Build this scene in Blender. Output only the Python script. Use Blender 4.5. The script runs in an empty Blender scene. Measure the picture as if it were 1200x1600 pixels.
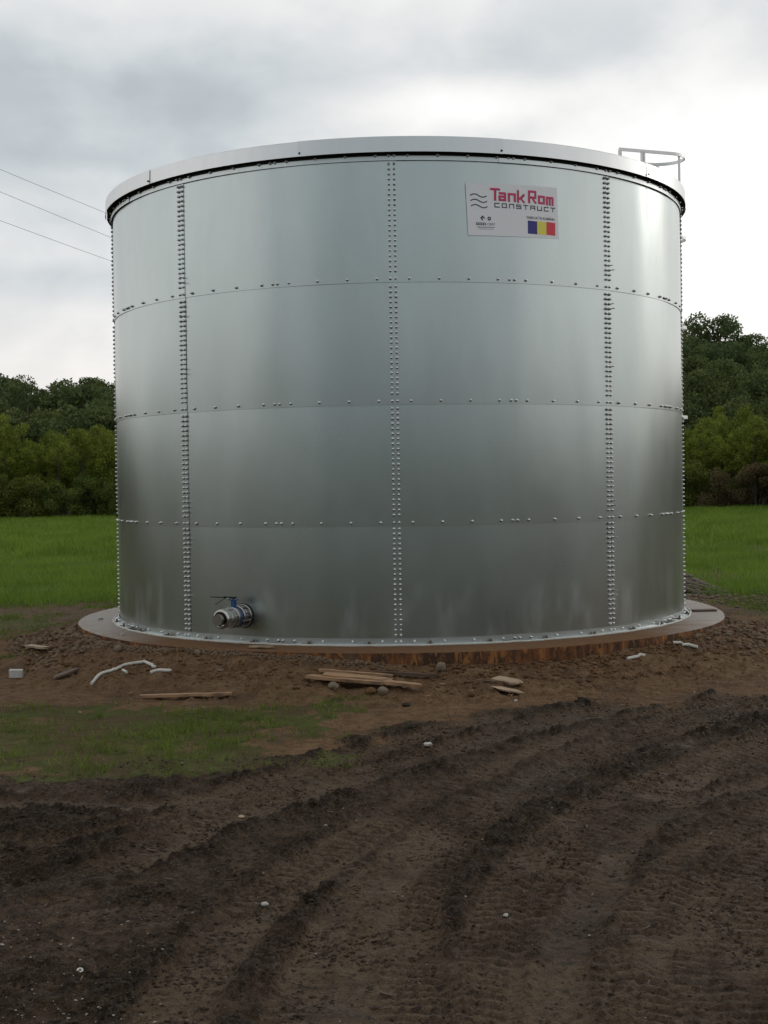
import bpy, math, random
import numpy as np
from mathutils import Matrix, Vector
R_ = math.radians
pi = math.pi
sc = bpy.context.scene
col = sc.collection

# ------------------------------------------------------------------ camera
TR = 3.45                      # tank radius; tank axis stands on the world origin
SLAB = 0.30                    # top of the concrete base
CAMP = Vector((-0.196, -16.207, 1.9))
PITCH, ROLL, FPX = -0.022, 0.0153, 2019.2
cam = bpy.data.cameras.new('camera')
cam.sensor_fit = 'VERTICAL'; cam.sensor_height = 32.0
cam.lens = FPX / 1600 * 32.0
cam.clip_start = 0.1; cam.clip_end = 3000
co = bpy.data.objects.new('camera', cam); col.objects.link(co)
fwd = Vector((0, math.cos(PITCH), math.sin(PITCH)))
up0 = Vector((0, -math.sin(PITCH), math.cos(PITCH)))
rt0 = Vector((1, 0, 0))
rt = rt0 * math.cos(ROLL) - up0 * math.sin(ROLL)
up = rt0 * math.sin(ROLL) + up0 * math.cos(ROLL)
co.matrix_world = Matrix.Translation(CAMP) @ Matrix((
    (rt.x, up.x, -fwd.x, 0), (rt.y, up.y, -fwd.y, 0), (rt.z, up.z, -fwd.z, 0), (0, 0, 0, 1)))
sc.camera = co

# ------------------------------------------------------------------ world sky (overcast)
sc.view_settings.view_transform = 'Standard'
sc.view_settings.look = 'None'
sc.view_settings.exposure = 0.0
sc.view_settings.gamma = 1.0
sc.view_settings.use_curve_mapping = False
W = bpy.data.worlds.new('World'); sc.world = W; W.use_nodes = True
SUN_EL, SUN_AZ = R_(24), R_(62)      # azimuth measured clockwise from +Y (camera forward)

class NT:
    """small node-tree helper"""
    def __init__(s, nt):
        s.nt = nt; nt.nodes.clear()
    def n(s, typ, **kw):
        nd = s.nt.nodes.new(typ)
        for k, v in kw.items(): setattr(nd, k, v)
        return nd
    def put(s, sock, v):
        if v is None: return
        if isinstance(v, bpy.types.NodeSocket): s.nt.links.new(v, sock)
        else:
            if hasattr(sock.default_value, '__len__') and not hasattr(v, '__len__'): v = (v,) * len(sock.default_value)
            if sock.type == 'RGBA' and len(v) == 3: v = (*v, 1)
            sock.default_value = v
    def m(s, op, a, b=0.0, c=None, clamp=False):
        nd = s.n('ShaderNodeMath', operation=op, use_clamp=clamp)
        s.put(nd.inputs[0], a); s.put(nd.inputs[1], b)
        if c is not None: s.put(nd.inputs[2], c)
        return nd.outputs[0]
    def vm(s, op, a, b=(0, 0, 0)):
        nd = s.n('ShaderNodeVectorMath', operation=op)
        s.put(nd.inputs[0], a); s.put(nd.inputs[1], b)
        return nd.outputs['Value'] if op in ('DISTANCE', 'LENGTH', 'DOT_PRODUCT') else nd.outputs[0]
    def mix(s, f, a, b, blend='MIX'):
        nd = s.n('ShaderNodeMix', data_type='RGBA', blend_type=blend)
        s.put(nd.inputs[0], f); s.put(nd.inputs[6], a); s.put(nd.inputs[7], b)
        return nd.outputs[2]
    def ramp(s, v, lo, hi, a=0.0, b=1.0, smooth=True):
        nd = s.n('ShaderNodeMapRange', interpolation_type='SMOOTHSTEP' if smooth else 'LINEAR')
        s.put(nd.inputs[0], v)
        for i, x in zip((1, 2, 3, 4), (lo, hi, a, b)): s.put(nd.inputs[i], x)
        return nd.outputs[0]
    def noise(s, vec, scale, detail=4.0, rough=0.55, dist=0.0):
        nd = s.n('ShaderNodeTexNoise')
        s.put(nd.inputs['Vector'], vec); s.put(nd.inputs['Scale'], scale)
        s.put(nd.inputs['Detail'], detail); s.put(nd.inputs['Roughness'], rough)
        s.put(nd.inputs['Distortion'], dist)
        return nd.outputs['Fac']
    def bump(s, h, strength=0.5, dist=0.01, normal=None):
        nd = s.n('ShaderNodeBump'); s.put(nd.inputs['Height'], h)
        nd.inputs['Strength'].default_value = strength; nd.inputs['Distance'].default_value = dist
        if normal is not None: s.put(nd.inputs['Normal'], normal)
        return nd.outputs[0]

g = NT(W.node_tree)
tc = g.n('ShaderNodeTexCoord'); V = tc.outputs['Generated']
sky = g.n('ShaderNodeTexSky', sky_type='NISHITA'); sky.sun_disc = False
sky.sun_elevation = SUN_EL; sky.sun_rotation = SUN_AZ; sky.air_density = 1.0; sky.dust_density = 3.0
sep = g.n('ShaderNodeSeparateXYZ'); g.put(sep.inputs[0], V)
vx, vy, vz = sep.outputs
def azel(az, el):
    a, e = R_(az), R_(el); return (math.sin(a)*math.cos(e), math.cos(a)*math.cos(e), math.sin(e))
SV = g.vm('MULTIPLY', V, (1, 1, 1.7))
warp = g.noise(SV, 5.0, 5, 0.5, 0.1)
fine = g.noise(g.vm('ADD', SV, (3.1, 1.7, 0.4)), 7.5, 5, 0.5, 0.15)
big = g.noise(g.vm('ADD', SV, (7.3, 2.2, 5.4)), 2.4, 3, 0.5, 0.2)
def blob(az, el, w, h, soft=1.0):
    """1 inside an elliptical cloud mass seen in direction az/el, fading outwards with ragged edges"""
    c = azel(az, el)
    d = g.vm('LENGTH', g.vm('MULTIPLY', g.vm('SUBTRACT', V, c), (1/w, 1/w, 1/h)))
    d = g.m('ADD', d, g.m('MULTIPLY', g.m('SUBTRACT', warp, 0.5), 1.9))
    return g.ramp(d, 1.0 + 0.55*soft, 0.35)
horiz = g.ramp(vz, 0.24, 0.02)                           # brighter towards the horizon
right = g.ramp(vx, -0.02, 0.30)                             # the sun is behind the cloud to the right
ahead = g.ramp(vy, -0.35, 0.75)
b = g.m('ADD', 0.665, g.m('MULTIPLY', g.ramp(big, 0.36, 0.66), 0.15))
b = g.m('ADD', b, g.m('MULTIPLY', g.ramp(fine, 0.36, 0.66), 0.15))
b = g.m('ADD', b, g.m('MULTIPLY', horiz, g.m('ADD', 0.02, g.m('MULTIPLY', ahead, 0.22))))
b = g.m('ADD', b, g.m('MULTIPLY', g.m('MULTIPLY', right, g.ramp(vz, 0.33, 0.18)), 0.14))
b = g.m('SUBTRACT', b, g.m('MULTIPLY', blob(-13, 15.0, 0.17, 0.050), 0.12))
b = g.m('SUBTRACT', b, g.m('MULTIPLY', blob(0, 18.0, 0.20, 0.040), 0.09))
b = g.m('SUBTRACT', b, g.m('MULTIPLY', blob(-12, 8.6, 0.10, 0.016), 0.10))
b = g.m('ADD', b, g.m('MULTIPLY', blob(3.5, 16.2, 0.09, 0.018), 0.16))
b = g.m('ADD', b, g.m('MULTIPLY', blob(15, 13.0, 0.14, 0.070), 0.17))
b = g.m('ADD', b, g.m('MULTIPLY', blob(-14, 12.6, 0.10, 0.014), 0.10))
b = g.m('SUBTRACT', b, g.m('MULTIPLY', g.ramp(vy, -0.45, -0.95), 0.24))          # heavier cloud behind the camera, as the steel mirrors it
b = g.m('ADD', b, g.m('MULTIPLY', g.m('MULTIPLY', g.ramp(g.m('ABSOLUTE', vx), 0.55, 0.9), g.ramp(vz, 0.75, 0.25)), 0.14))
b = g.m('MAXIMUM', b, 0.3)
warm = g.ramp(b, 0.55, 0.95)
tint = g.mix(warm, (0.90, 0.985, 1.04), (1.0, 0.995, 0.985))
tint = g.mix(g.m('MULTIPLY', g.ramp(vz, 0.16, 0.04), g.ramp(vy, -0.2, 0.6)), tint, (1.02, 0.985, 0.945))
cl = g.vm('MULTIPLY', g.vm('MULTIPLY', tint, (10, 10, 10)), g.n('ShaderNodeCombineXYZ').outputs[0])
cmb = cl.node.inputs[1].links[0].from_node
for i in range(3): g.put(cmb.inputs[i], b)
skyc = g.mix(0.96, sky.outputs[0], cl)
bg = g.n('ShaderNodeBackground'); g.put(bg.inputs[0], skyc); bg.inputs[1].default_value = 0.10
wo = g.n('ShaderNodeOutputWorld'); g.put(wo.inputs[0], bg.outputs[0])

sl = bpy.data.lights.new('sun', 'SUN'); sl.energy = 0.5; sl.angle = R_(25); sl.color = (1, 0.95, 0.88)
so = bpy.data.objects.new('sun', sl); col.objects.link(so)
sd = Vector((math.sin(SUN_AZ)*math.cos(SUN_EL), math.cos(SUN_AZ)*math.cos(SUN_EL), math.sin(SUN_EL)))
so.rotation_euler = sd.to_track_quat('Z', 'Y').to_euler()

# ------------------------------------------------------------------ helpers
rng = np.random.default_rng(7)
random.seed(5)

def ray(px, py):
    a, b2 = px - 600, 800 - py
    v = fwd + rt * (a / FPX) + up * (b2 / FPX)
    return v
def tag(o, label=None, cat=None, group=None, kind=None):
    if label: o['label'] = label
    if cat: o['category'] = cat
    if group: o['group'] = group
    if kind: o['kind'] = kind
    return o
def empty(name, loc=(0, 0, 0), rz=0.0, **kw):
    o = bpy.data.objects.new(name, None); col.objects.link(o)
    o.location = loc; o.rotation_euler = (0, 0, rz); o.empty_display_size = 0.2
    return tag(o, **kw)
def link(name, me, mat=None, parent=None, **kw):
    if mat is not None and not me.materials: me.materials.append(mat)
    o = bpy.data.objects.new(name, me); col.objects.link(o)
    if parent is not None: o.parent = parent
    return tag(o, **kw)
def mesh_np(name, verts, faces, smooth=False, mats=None):
    """faces: (n,3) or (n,4) int array"""
    me = bpy.data.meshes.new(name)
    verts = np.asarray(verts, np.float32); faces = np.asarray(faces, np.int32)
    k = faces.shape[1]
    me.vertices.add(len(verts)); me.vertices.foreach_set('co', verts.ravel())
    me.loops.add(faces.size); me.loops.foreach_set('vertex_index', faces.ravel())
    me.polygons.add(len(faces))
    me.polygons.foreach_set('loop_start', np.arange(0, faces.size, k, dtype=np.int32))
    me.polygons.foreach_set('loop_total', np.full(len(faces), k, np.int32))
    if smooth: me.polygons.foreach_set('use_smooth', np.ones(len(faces), bool))
    me.update(calc_edges=True)
    return me
class MB:
    """collects boxes, tubes, lathes into one mesh"""
    def __init__(s): s.v = []; s.f = []; s.sm = []
    def add(s, vs, fs, smooth=False):
        o = len(s.v); s.v += [tuple(v) for v in vs]; s.f += [tuple(i + o for i in f) for f in fs]; s.sm += [smooth]*len(fs)
    def box(s, c, d, M=None):
        c = Vector(c); vs = []
        for z in (-.5, .5):
            for x, y in ((-.5, -.5), (.5, -.5), (.5, .5), (-.5, .5)):
                p = Vector((x*d[0], y*d[1], z*d[2]))
                vs.append(c + (M @ p if M else p))
        s.add(vs, [(3, 2, 1, 0), (4, 5, 6, 7), (0, 1, 5, 4), (1, 2, 6, 5), (2, 3, 7, 6), (3, 0, 4, 7)])
    def tube(s, pts, r, n=8, cap=True, closed=False):
        pts = [Vector(p) for p in pts]; rs = r if hasattr(r, '__len__') else [r]*len(pts)
        vs = []; L = len(pts)
        for i, p in enumerate(pts):
            a = pts[(i-1) % L] if closed else pts[max(i-1, 0)]
            b2 = pts[(i+1) % L] if closed else pts[min(i+1, L-1)]
            t = (b2 - a).normalized()
            u = t.cross(Vector((0, 0, 1)))
            if u.length < 0.05: u = t.cross(Vector((0, 1, 0)))
            u.normalize(); w = t.cross(u)
            for k in range(n):
                an = 2*pi*k/n; vs.append(p + (u*math.cos(an) + w*math.sin(an))*rs[i])
        fs = []
        for i in range(L if closed else L-1):
            j = (i+1) % L
            for k in range(n): fs.append((i*n+k, i*n+(k+1) % n, j*n+(k+1) % n, j*n+k))
        s.add(vs, fs, True)
        if cap and not closed:
            s.add(vs[:n], [tuple(range(n-1, -1, -1))] if False else [tuple(range(n))]); s.add(vs[-n:], [tuple(range(n-1, -1, -1))])
    def lathe(s, prof, M=Matrix(), n=24, cap0=True, cap1=True, sm=True):
        """prof [(radius, axial)] around local Z"""
        vs = []
        for r, z in prof:
            for k in range(n):
                a = 2*pi*k/n; vs.append(M @ Vector((r*math.cos(a), r*math.sin(a), z)))
        # unshared rings so steps stay crisp
        for i in range(len(prof)-1):
            a, b2 = prof[i], prof[i+1]
            q = vs[i*n:(i+2)*n]
            s.add(q, [(k, (k+1) % n, n+(k+1) % n, n+k) for k in range(n)], sm)
        if cap0 and prof[0][0] > 1e-5: s.add(vs[:n], [tuple(range(n-1, -1, -1))])
        if cap1 and prof[-1][0] > 1e-5: s.add(vs[-n:], [tuple(range(n))])
    def mesh(s, name):
        me = bpy.data.meshes.new(name); me.from_pydata(s.v, [], s.f)
        me.polygons.foreach_set('use_smooth', s.sm); me.update(); return me
    def build(s, name, mat, parent=None, **kw): return link(name, s.mesh(name), mat, parent, **kw)

# value noise on numpy arrays
_T = np.random.default_rng(11).random((256, 256)).astype(np.float32)
def vn(x, y):
    xi = np.floor(x).astype(np.int64); yi = np.floor(y).astype(np.int64)
    fx = x - xi; fy = y - yi; fx = fx*fx*(3-2*fx); fy = fy*fy*(3-2*fy)
    a = _T[xi & 255, yi & 255]; b2 = _T[(xi+1) & 255, yi & 255]; c = _T[xi & 255, (yi+1) & 255]; d = _T[(xi+1) & 255, (yi+1) & 255]
    return (a*(1-fx)+b2*fx)*(1-fy) + (c*(1-fx)+d*fx)*fy
def fbm(x, y, o=4, sx=0.0, g_=0.5):
    t = 0; a = 1; n = 0
    for i in range(o):
        t = t + a*vn(x*2**i + sx + 17.3*i, y*2**i + sx*1.7 + 9.1*i); n += a; a *= g_
    return t/n
def ss(x, a, b2):
    t = np.clip((x-a)/(b2-a), 0, 1); return t*t*(3-2*t)

# ------------------------------------------------------------------ materials
def mat(name):
    m = bpy.data.materials.new(name); m.use_nodes = True
    return m, NT(m.node_tree)
def finish(G, color, rough=0.6, metallic=0.0, normal=None, spec=0.5, extra=None):
    p = G.n('ShaderNodeBsdfPrincipled')
    G.put(p.inputs['Base Color'], color); G.put(p.inputs['Roughness'], rough)
    G.put(p.inputs['Metallic'], metallic); G.put(p.inputs['Specular IOR Level'], spec)
    if normal is not None: G.put(p.inputs['Normal'], normal)
    o = G.n('ShaderNodeOutputMaterial'); G.put(o.inputs[0], p.outputs[0]); return p

def metal(name, base=(0.60, 0.625, 0.63), rough=0.30, var=0.05, wave=0.0, grime=0.0, streak=0.0):
    m, G = mat(name)
    t = G.n('ShaderNodeTexCoord').outputs['Object']
    oi = G.n('ShaderNodeObjectInfo').outputs['Random']
    n1 = G.noise(t, 1.1, 3, 0.6); n2 = G.noise(G.vm('MULTIPLY', t, (1, 1, 0.25)), 9.0, 3, 0.6); n3 = G.noise(t, 160, 2, 0.6)
    f = G.m('ADD', G.m('MULTIPLY', n1, 0.5), G.m('ADD', G.m('MULTIPLY', n2, 0.38), G.m('MULTIPLY', n3, 0.12)))
    c = G.mix(G.ramp(f, 0.3, 0.7), tuple(x*(1-var) for x in base), tuple(x*(1+var) for x in base))
    c = G.mix(G.m('MULTIPLY', oi, 0.5), c, tuple(x*0.86 for x in base))
    r = G.m('ADD', rough, G.m('MULTIPLY', G.m('SUBTRACT', n1, 0.5), 0.05))
    r = G.m('ADD', r, G.m('MULTIPLY', G.m('SUBTRACT', n3, 0.5), 0.04))
    if streak:
        s1 = G.noise(G.vm('MULTIPLY', t, (3.2, 3.2, 0.30)), 1.6, 3, 0.55)
        sz = G.n('ShaderNodeSeparateXYZ'); G.put(sz.inputs[0], t)
        sm_ = G.m('MULTIPLY', G.ramp(s1, 0.52, 0.66), G.m('MULTIPLY', G.ramp(sz.outputs[2], 3.4, 4.7), G.ramp(sz.outputs[0], 0.6, 2.6)))
        r = G.m('ADD', r, G.m('MULTIPLY', sm_, streak))
        c = G.mix(G.m('MULTIPLY', sm_, 0.35), c, (0.66, 0.66, 0.64))
    if grime:
        sp = G.n('ShaderNodeSeparateXYZ'); G.put(sp.inputs[0], t)
        gz = G.ramp(sp.outputs[2], 0.75, 0.33)
        gn = G.ramp(G.noise(G.vm('MULTIPLY', t, (1, 1, 0.35)), 3.5, 4, 0.6), 0.42, 0.85)
        k = G.m('MULTIPLY', G.m('MULTIPLY', gz, gn), grime)
        c = G.mix(k, c, (0.30, 0.27, 0.23)); r = G.m('ADD', r, G.m('MULTIPLY', k, 0.4))
    nm = None
    if wave:
        w = G.noise(G.vm('ADD', G.vm('MULTIPLY', t, (1.0, 1.0, 0.16)), G.vm('MULTIPLY', G.n('ShaderNodeCombineXYZ').outputs[0], (1, 1, 1))), 1.5, 1, 0.4)
        nm = G.bump(w, 1.0, wave)
        nm = G.bump(G.noise(G.vm('MULTIPLY', t, (1.0, 1.0, 0.6)), 2.2, 1, 0.4), 1.0, wave*0.05, nm)
    finish(G, c, r, 1.0, nm); return m
M = {}
M['sheet'] = metal('galvanised_sheet', (0.485, 0.535, 0.53), 0.285, 0.05, 0.036, 0.5, 0.12)
M['flash'] = metal('galvanised_flashing', (0.66, 0.675, 0.68), 0.36, 0.05, 0.010)
M['angle'] = metal('galvanised_angle', (0.58, 0.62, 0.62), 0.38, 0.10, 0.0)
M['bolt'] = metal('zinc_bolt', (0.62, 0.63, 0.63), 0.34, 0.04)
M['steel'] = metal('stainless_steel', (0.47, 0.46, 0.44), 0.28, 0.05)
M['iron'] = metal('dark_cast_steel', (0.20, 0.20, 0.20), 0.42, 0.08)
M['steel_dark'] = metal('dull_steel', (0.42, 0.41, 0.39), 0.34, 0.08)
M['ladder'] = metal('galvanised_rail', (0.70, 0.70, 0.69), 0.5, 0.05)

def plain(name, c, rough=0.6, metallic=0, nscale=30, var=0.15, bump=0.0, spec=0.5):
    m, G = mat(name)
    t = G.n('ShaderNodeTexCoord').outputs['Object']
    n = G.noise(t, nscale, 4, 0.6)
    cc = G.mix(n, tuple(x*(1-var) for x in c), tuple(min(1, x*(1+var)) for x in c))
    nm = G.bump(n, 0.6, bump) if bump else None
    finish(G, cc, rough, metallic, nm, spec); return m
M['black'] = plain('black_paint', (0.012, 0.012, 0.013), 0.4)
M['blue'] = plain('blue_paint', (0.015, 0.075, 0.23), 0.42, var=0.2)
M['rubber_and_shade'] = plain('black_gasket_and_shade', (0.015, 0.015, 0.015), 0.7)
M['film'] = plain('sticker_film', (0.83, 0.83, 0.86), 0.42, 0, 3, 0.02)
M['crimson'] = plain('crimson_print', (0.62, 0.035, 0.14), 0.45, 0, 20, 0.05)
M['inkblack'] = plain('black_print', (0.02, 0.022, 0.028), 0.45)
M['ink_shade'] = plain('shade_print', (0.12, 0.02, 0.05), 0.45)
M['flagblue'] = plain('flag_blue_print', (0.03, 0.025, 0.22), 0.45, 0, 20, 0.04)
M['flagyellow'] = plain('flag_yellow_print', (0.80, 0.72, 0.10), 0.45, 0, 20, 0.04)
M['flagred'] = plain('flag_red_print', (0.72, 0.04, 0.07), 0.45, 0, 20, 0.04)
M['whiteplastic'] = plain('white_pipe', (0.48, 0.465, 0.42), 0.6, 0, 12, 0.3, 0.002)
M['styro'] = plain('white_foam', (0.42, 0.41, 0.38), 0.8, 0, 40, 0.15, 0.004)
M['sealant'] = plain('cement_bead', (0.46, 0.46, 0.42), 0.8, 0, 25, 0.35, 0.003)
M['wire'] = plain('dark_wire', (0.16, 0.16, 0.16), 0.6)
M['anchor'] = plain('rusty_anchor', (0.11, 0.07, 0.045), 0.8, 0, 40, 0.4, 0.002)
M['stone'] = plain('pale_stone', (0.17, 0.135, 0.10), 0.9, 0, 14, 0.35, 0.006, 0.1)
M['pebble'] = plain('white_pebble', (0.36, 0.34, 0.31), 0.7, 0, 9, 0.4)
M['heap'] = plain('heap_stone', (0.115, 0.092, 0.075), 0.85, 0, 9, 0.6, 0.004, 0.2)
M['chip'] = plain('dull_chip', (0.25, 0.23, 0.20), 0.7, 0, 9, 0.5)
M['greystone'] = plain('grey_gravel', (0.20, 0.18, 0.155), 0.8, 0, 7, 0.5, 0.004)
M['clod'] = plain('wet_mud_clod', (0.036, 0.024, 0.0155), 0.8, 0, 8, 0.45, 0.006, 0.15)
M['soilclod'] = plain('brown_soil_clod', (0.115, 0.064, 0.032), 0.9, 0, 8, 0.35, 0.006, 0.1)
M['crumb'] = plain('dusty_concrete_crumb', (0.15, 0.105, 0.07), 0.9, 0, 9, 0.45, 0.005, 0.1)
M['bark'] = plain('grey_bark', (0.10, 0.085, 0.065), 0.9, 0, 6, 0.3, 0.02)

# wood planks
def wood(name, c1, c2):
    m, G = mat(name)
    t = G.n('ShaderNodeTexCoord').outputs['Object']
    s = G.vm('MULTIPLY', t, (1.2, 22, 22))
    n = G.noise(s, 3.0, 5, 0.6, 0.4); n2 = G.noise(t, 5, 4, 0.6)
    c = G.mix(G.ramp(n, 0.3, 0.7), c1, c2); c = G.mix(G.ramp(n2, 0.5, 0.72, 0, 0.75), c, (0.09, 0.055, 0.035))
    finish(G, c, 0.75, 0, G.bump(n, 0.8, 0.004)); return m
M['wood'] = wood('fresh_plank_wood', (0.36, 0.215, 0.11), (0.22, 0.13, 0.07))
M['oldwood'] = wood('dark_plank_wood', (0.115, 0.068, 0.042), (0.06, 0.038, 0.026))
M['palewood'] = wood('pale_splintered_wood', (0.40, 0.29, 0.19), (0.26, 0.18, 0.12))

# concrete of the base: top (wet brown film, pale sheen painted on the flanks) and side (rust and clay)
m, G = mat('base_concrete'); M['concrete'] = m
geo = G.n('ShaderNodeNewGeometry'); t = G.n('ShaderNodeTexCoord').outputs['Object']
n1 = G.noise(G.vm('MULTIPLY', t, (0.7, 1.6, 1)), 2.1, 5, 0.6, 0.8); n2 = G.noise(t, 14, 4, 0.6)
ang = G.n('ShaderNodeSeparateXYZ'); G.put(ang.inputs[0], t)
sidew = G.ramp(G.m('ABSOLUTE', ang.outputs[0]), 2.3, 3.6)          # paler on both flanks: whitish wet sheen put into the colour
pale = G.mix(n2, (0.20, 0.17, 0.145), (0.33, 0.30, 0.27)); brown = G.mix(n2, (0.105, 0.058, 0.032), (0.165, 0.098, 0.058))
f = G.m('MULTIPLY', G.ramp(n1, 0.30, 0.58), sidew)
c = G.mix(f, brown, pale)
rgh = G.m('SUBTRACT', 0.95, G.m('MULTIPLY', sidew, G.ramp(n1, 0.35, 0.65, 0.5, 0.2)))
finish(G, c, rgh, 0, G.bump(G.m('ADD', n1, G.m('MULTIPLY', n2, 0.4)), 0.6, 0.012), G.m('ADD', 0.03, G.m('MULTIPLY', sidew, 0.4)))
m, G = mat('rusty_rim'); M['rim'] = m
t = G.n('ShaderNodeTexCoord').outputs['Object']; sp = G.n('ShaderNodeSeparateXYZ'); G.put(sp.inputs[0], t)
n1 = G.noise(G.vm('MULTIPLY', t, (1, 1, 0.5)), 6, 5, 0.65, 0.5); n2 = G.noise(G.vm('MULTIPLY', t, (1, 1, 0.45)), 13, 4, 0.65, 0.5)
c = G.mix(G.ramp(n1, 0.42, 0.62), (0.060, 0.034, 0.022), (0.17, 0.068, 0.028))
c = G.mix(G.ramp(n2, 0.51, 0.64), c, (0.27, 0.12, 0.04))
c = G.mix(G.ramp(n2, 0.44, 0.30), c, (0.05, 0.028, 0.018))
c = G.mix(G.ramp(G.noise(t, 2.2, 3, 0.5), 0.56, 0.7, 0, 0.8), c, (0.10, 0.066, 0.045))
finish(G, c, 0.85, 0, G.bump(G.m('ADD', n1, n2), 1.0, 0.02), 0.2)

# ground: soil / mud / turf chosen by vertex attributes
m, G = mat('ground_earth'); M['ground'] = m
def attr(nm):
    a = G.n('ShaderNodeAttribute'); a.attribute_name = nm; return a.outputs['Fac']
ag, am, al, aw, asm = attr('turf'), attr('mud'), attr('lump'), attr('wet'), attr('smear')
t = G.n('ShaderNodeTexCoord').outputs['Object']
na = G.noise(t, 1.3, 5, 0.6, 0.4); nb = G.noise(t, 7, 5, 0.65); nc = G.noise(t, 38, 4, 0.65); nd_ = G.noise(t, 120, 3, 0.6)
soil = G.mix(G.ramp(nb, 0.3, 0.7), (0.115, 0.066, 0.034), (0.190, 0.118, 0.066))
soil = G.mix(G.ramp(na, 0.50, 0.66, 0, 0.6), soil, (0.085, 0.055, 0.036))
soil = G.mix(G.ramp(nc, 0.58, 0.70, 0, 0.6), soil, (0.20, 0.135, 0.085))
soil = G.mix(G.ramp(G.noise(G.vm('ADD', t, (2, 8, 1)), 26, 5, 0.7), 0.54, 0.62, 0, 0.7), soil, (0.055, 0.030, 0.017))
mudc = G.mix(G.ramp(nb, 0.3, 0.7), (0.050, 0.032, 0.0185), (0.086, 0.058, 0.035))
mudc = G.mix(G.ramp(na, 0.45, 0.65, 0, 0.55), mudc, (0.080, 0.050, 0.029))
mudc = G.mix(G.ramp(nc, 0.58, 0.74, 0, 0.5), mudc, (0.092, 0.066, 0.042))
mudc = G.mix(G.m('MULTIPLY', asm, 0.8), mudc, (0.118, 0.082, 0.051))
fl = G.noise(t, 52, 4, 0.75)
alm = G.m('MULTIPLY', al, G.m('ADD', 0.35, G.m('MULTIPLY', G.ramp(fl, 0.60, 0.46), 0.65)))
mudc = G.mix(G.ramp(fl, 0.56, 0.64, 0, 0.6), mudc, (0.130, 0.092, 0.060))
mudc = G.mix(G.m('MULTIPLY', alm, 0.95), mudc, (0.012, 0.0080, 0.0052))
mudc = G.mix(G.ramp(G.noise(G.vm('ADD', t, (5, 3, 1)), 75, 3, 0.7), 0.58, 0.64, 0, 0.85), mudc, (0.010, 0.007, 0.005))
mudc = G.mix(G.ramp(G.noise(t, 24, 5, 0.7), 0.54, 0.62, 0, 0.75), mudc, (0.020, 0.0135, 0.009))
mudc = G.mix(G.m('MULTIPLY', aw, 0.6), mudc, (0.026, 0.021, 0.0175))
turf = G.mix(G.ramp(nb, 0.3, 0.7), (0.062, 0.062, 0.018), (0.085, 0.098, 0.024))
turf = G.mix(G.ramp(na, 0.44, 0.60, 0, 0.85), turf, (0.085, 0.060, 0.032))
turf = G.mix(G.ramp(nc, 0.55, 0.72, 0, 0.7), turf, (0.095, 0.068, 0.034))
c = G.mix(am, soil, mudc); 
gf = G.ramp(G.m('ADD', ag, G.m('MULTIPLY', G.m('SUBTRACT', nc, 0.5), 0.7)), 0.35, 0.62)
c = G.mix(gf, c, turf)
c = G.mix(G.ramp(nd_, 0.58, 0.72, 0, 0.35), c, (0.012, 0.009, 0.007))
rgh = G.m('SUBTRACT', 0.95, G.m('MULTIPLY', am, G.ramp(nb, 0.35, 0.7, 0.05, 0.28)))
rgh = G.m('SUBTRACT', rgh, G.m('MULTIPLY', aw, 0.12))
h = G.m('ADD', G.m('MULTIPLY', nb, 0.6), G.m('ADD', G.m('MULTIPLY', nc, 0.35), G.m('MULTIPLY', nd_, 0.14)))
finish(G, c, rgh, 0, G.bump(h, 1.0, 0.085), G.m('ADD', 0.12, G.m('ADD', G.m('MULTIPLY', am, 0.04), G.m('MULTIPLY', aw, 0.08))))

def foliage(name, dark, light, hue=(1.2, 0.9, 0.7), sc1=1.2):
    m, G = mat(name)
    t = G.n('ShaderNodeTexCoord').outputs['Object']; oi = G.n('ShaderNodeObjectInfo').outputs['Random']
    n1 = G.noise(t, sc1, 3, 0.6); n2 = G.noise(t, sc1*9, 2, 0.6)
    f = G.ramp(G.m('ADD', G.m('MULTIPLY', n1, 0.6), G.m('MULTIPLY', n2, 0.4)), 0.34, 0.66)
    c = G.mix(f, dark, light)
    c = G.mix(G.m('MULTIPLY', oi, 0.6), c, G.vm('MULTIPLY', c, hue))
    p = G.n('ShaderNodeBsdfPrincipled'); G.put(p.inputs['Base Color'], c); p.inputs['Roughness'].default_value = 0.7
    p.inputs['Specular IOR Level'].default_value = 0.2
    tr = G.n('ShaderNodeBsdfTranslucent'); G.put(tr.inputs[0], c)
    mx = G.n('ShaderNodeMixShader'); mx.inputs[0].default_value = 0.3
    G.put(mx.inputs[1], p.outputs[0]); G.put(mx.inputs[2], tr.outputs[0])
    o = G.n('ShaderNodeOutputMaterial'); G.put(o.inputs[0], mx.outputs[0]); return m
M['hill_leaf'] = foliage('dark_broadleaf', (0.042, 0.072, 0.028), (0.115, 0.165, 0.058), (1.35, 1.05, 0.75))
M['young_leaf'] = foliage('yellow_green_leaf', (0.105, 0.14, 0.018), (0.23, 0.265, 0.036), (0.85, 0.9, 0.9), 1.5)
M['bush_leaf'] = foliage('dark_bush_leaf', (0.055, 0.085, 0.018), (0.13, 0.175, 0.034), (1.5, 1.05, 0.8), 1.5)
M['rust_leaf'] = foliage('brownish_bush_leaf', (0.07, 0.065, 0.028), (0.15, 0.12, 0.055), (1.1, 0.9, 0.9), 1.5)
M['field_blade'] = foliage('field_grass_blade', (0.095, 0.165, 0.018), (0.19, 0.285, 0.040), (1, 1, 1), 0.5)
M['lawn_blade'] = foliage('short_grass_blade', (0.075, 0.105, 0.018), (0.15, 0.20, 0.032), (1, 1, 1), 2.0)

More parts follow.
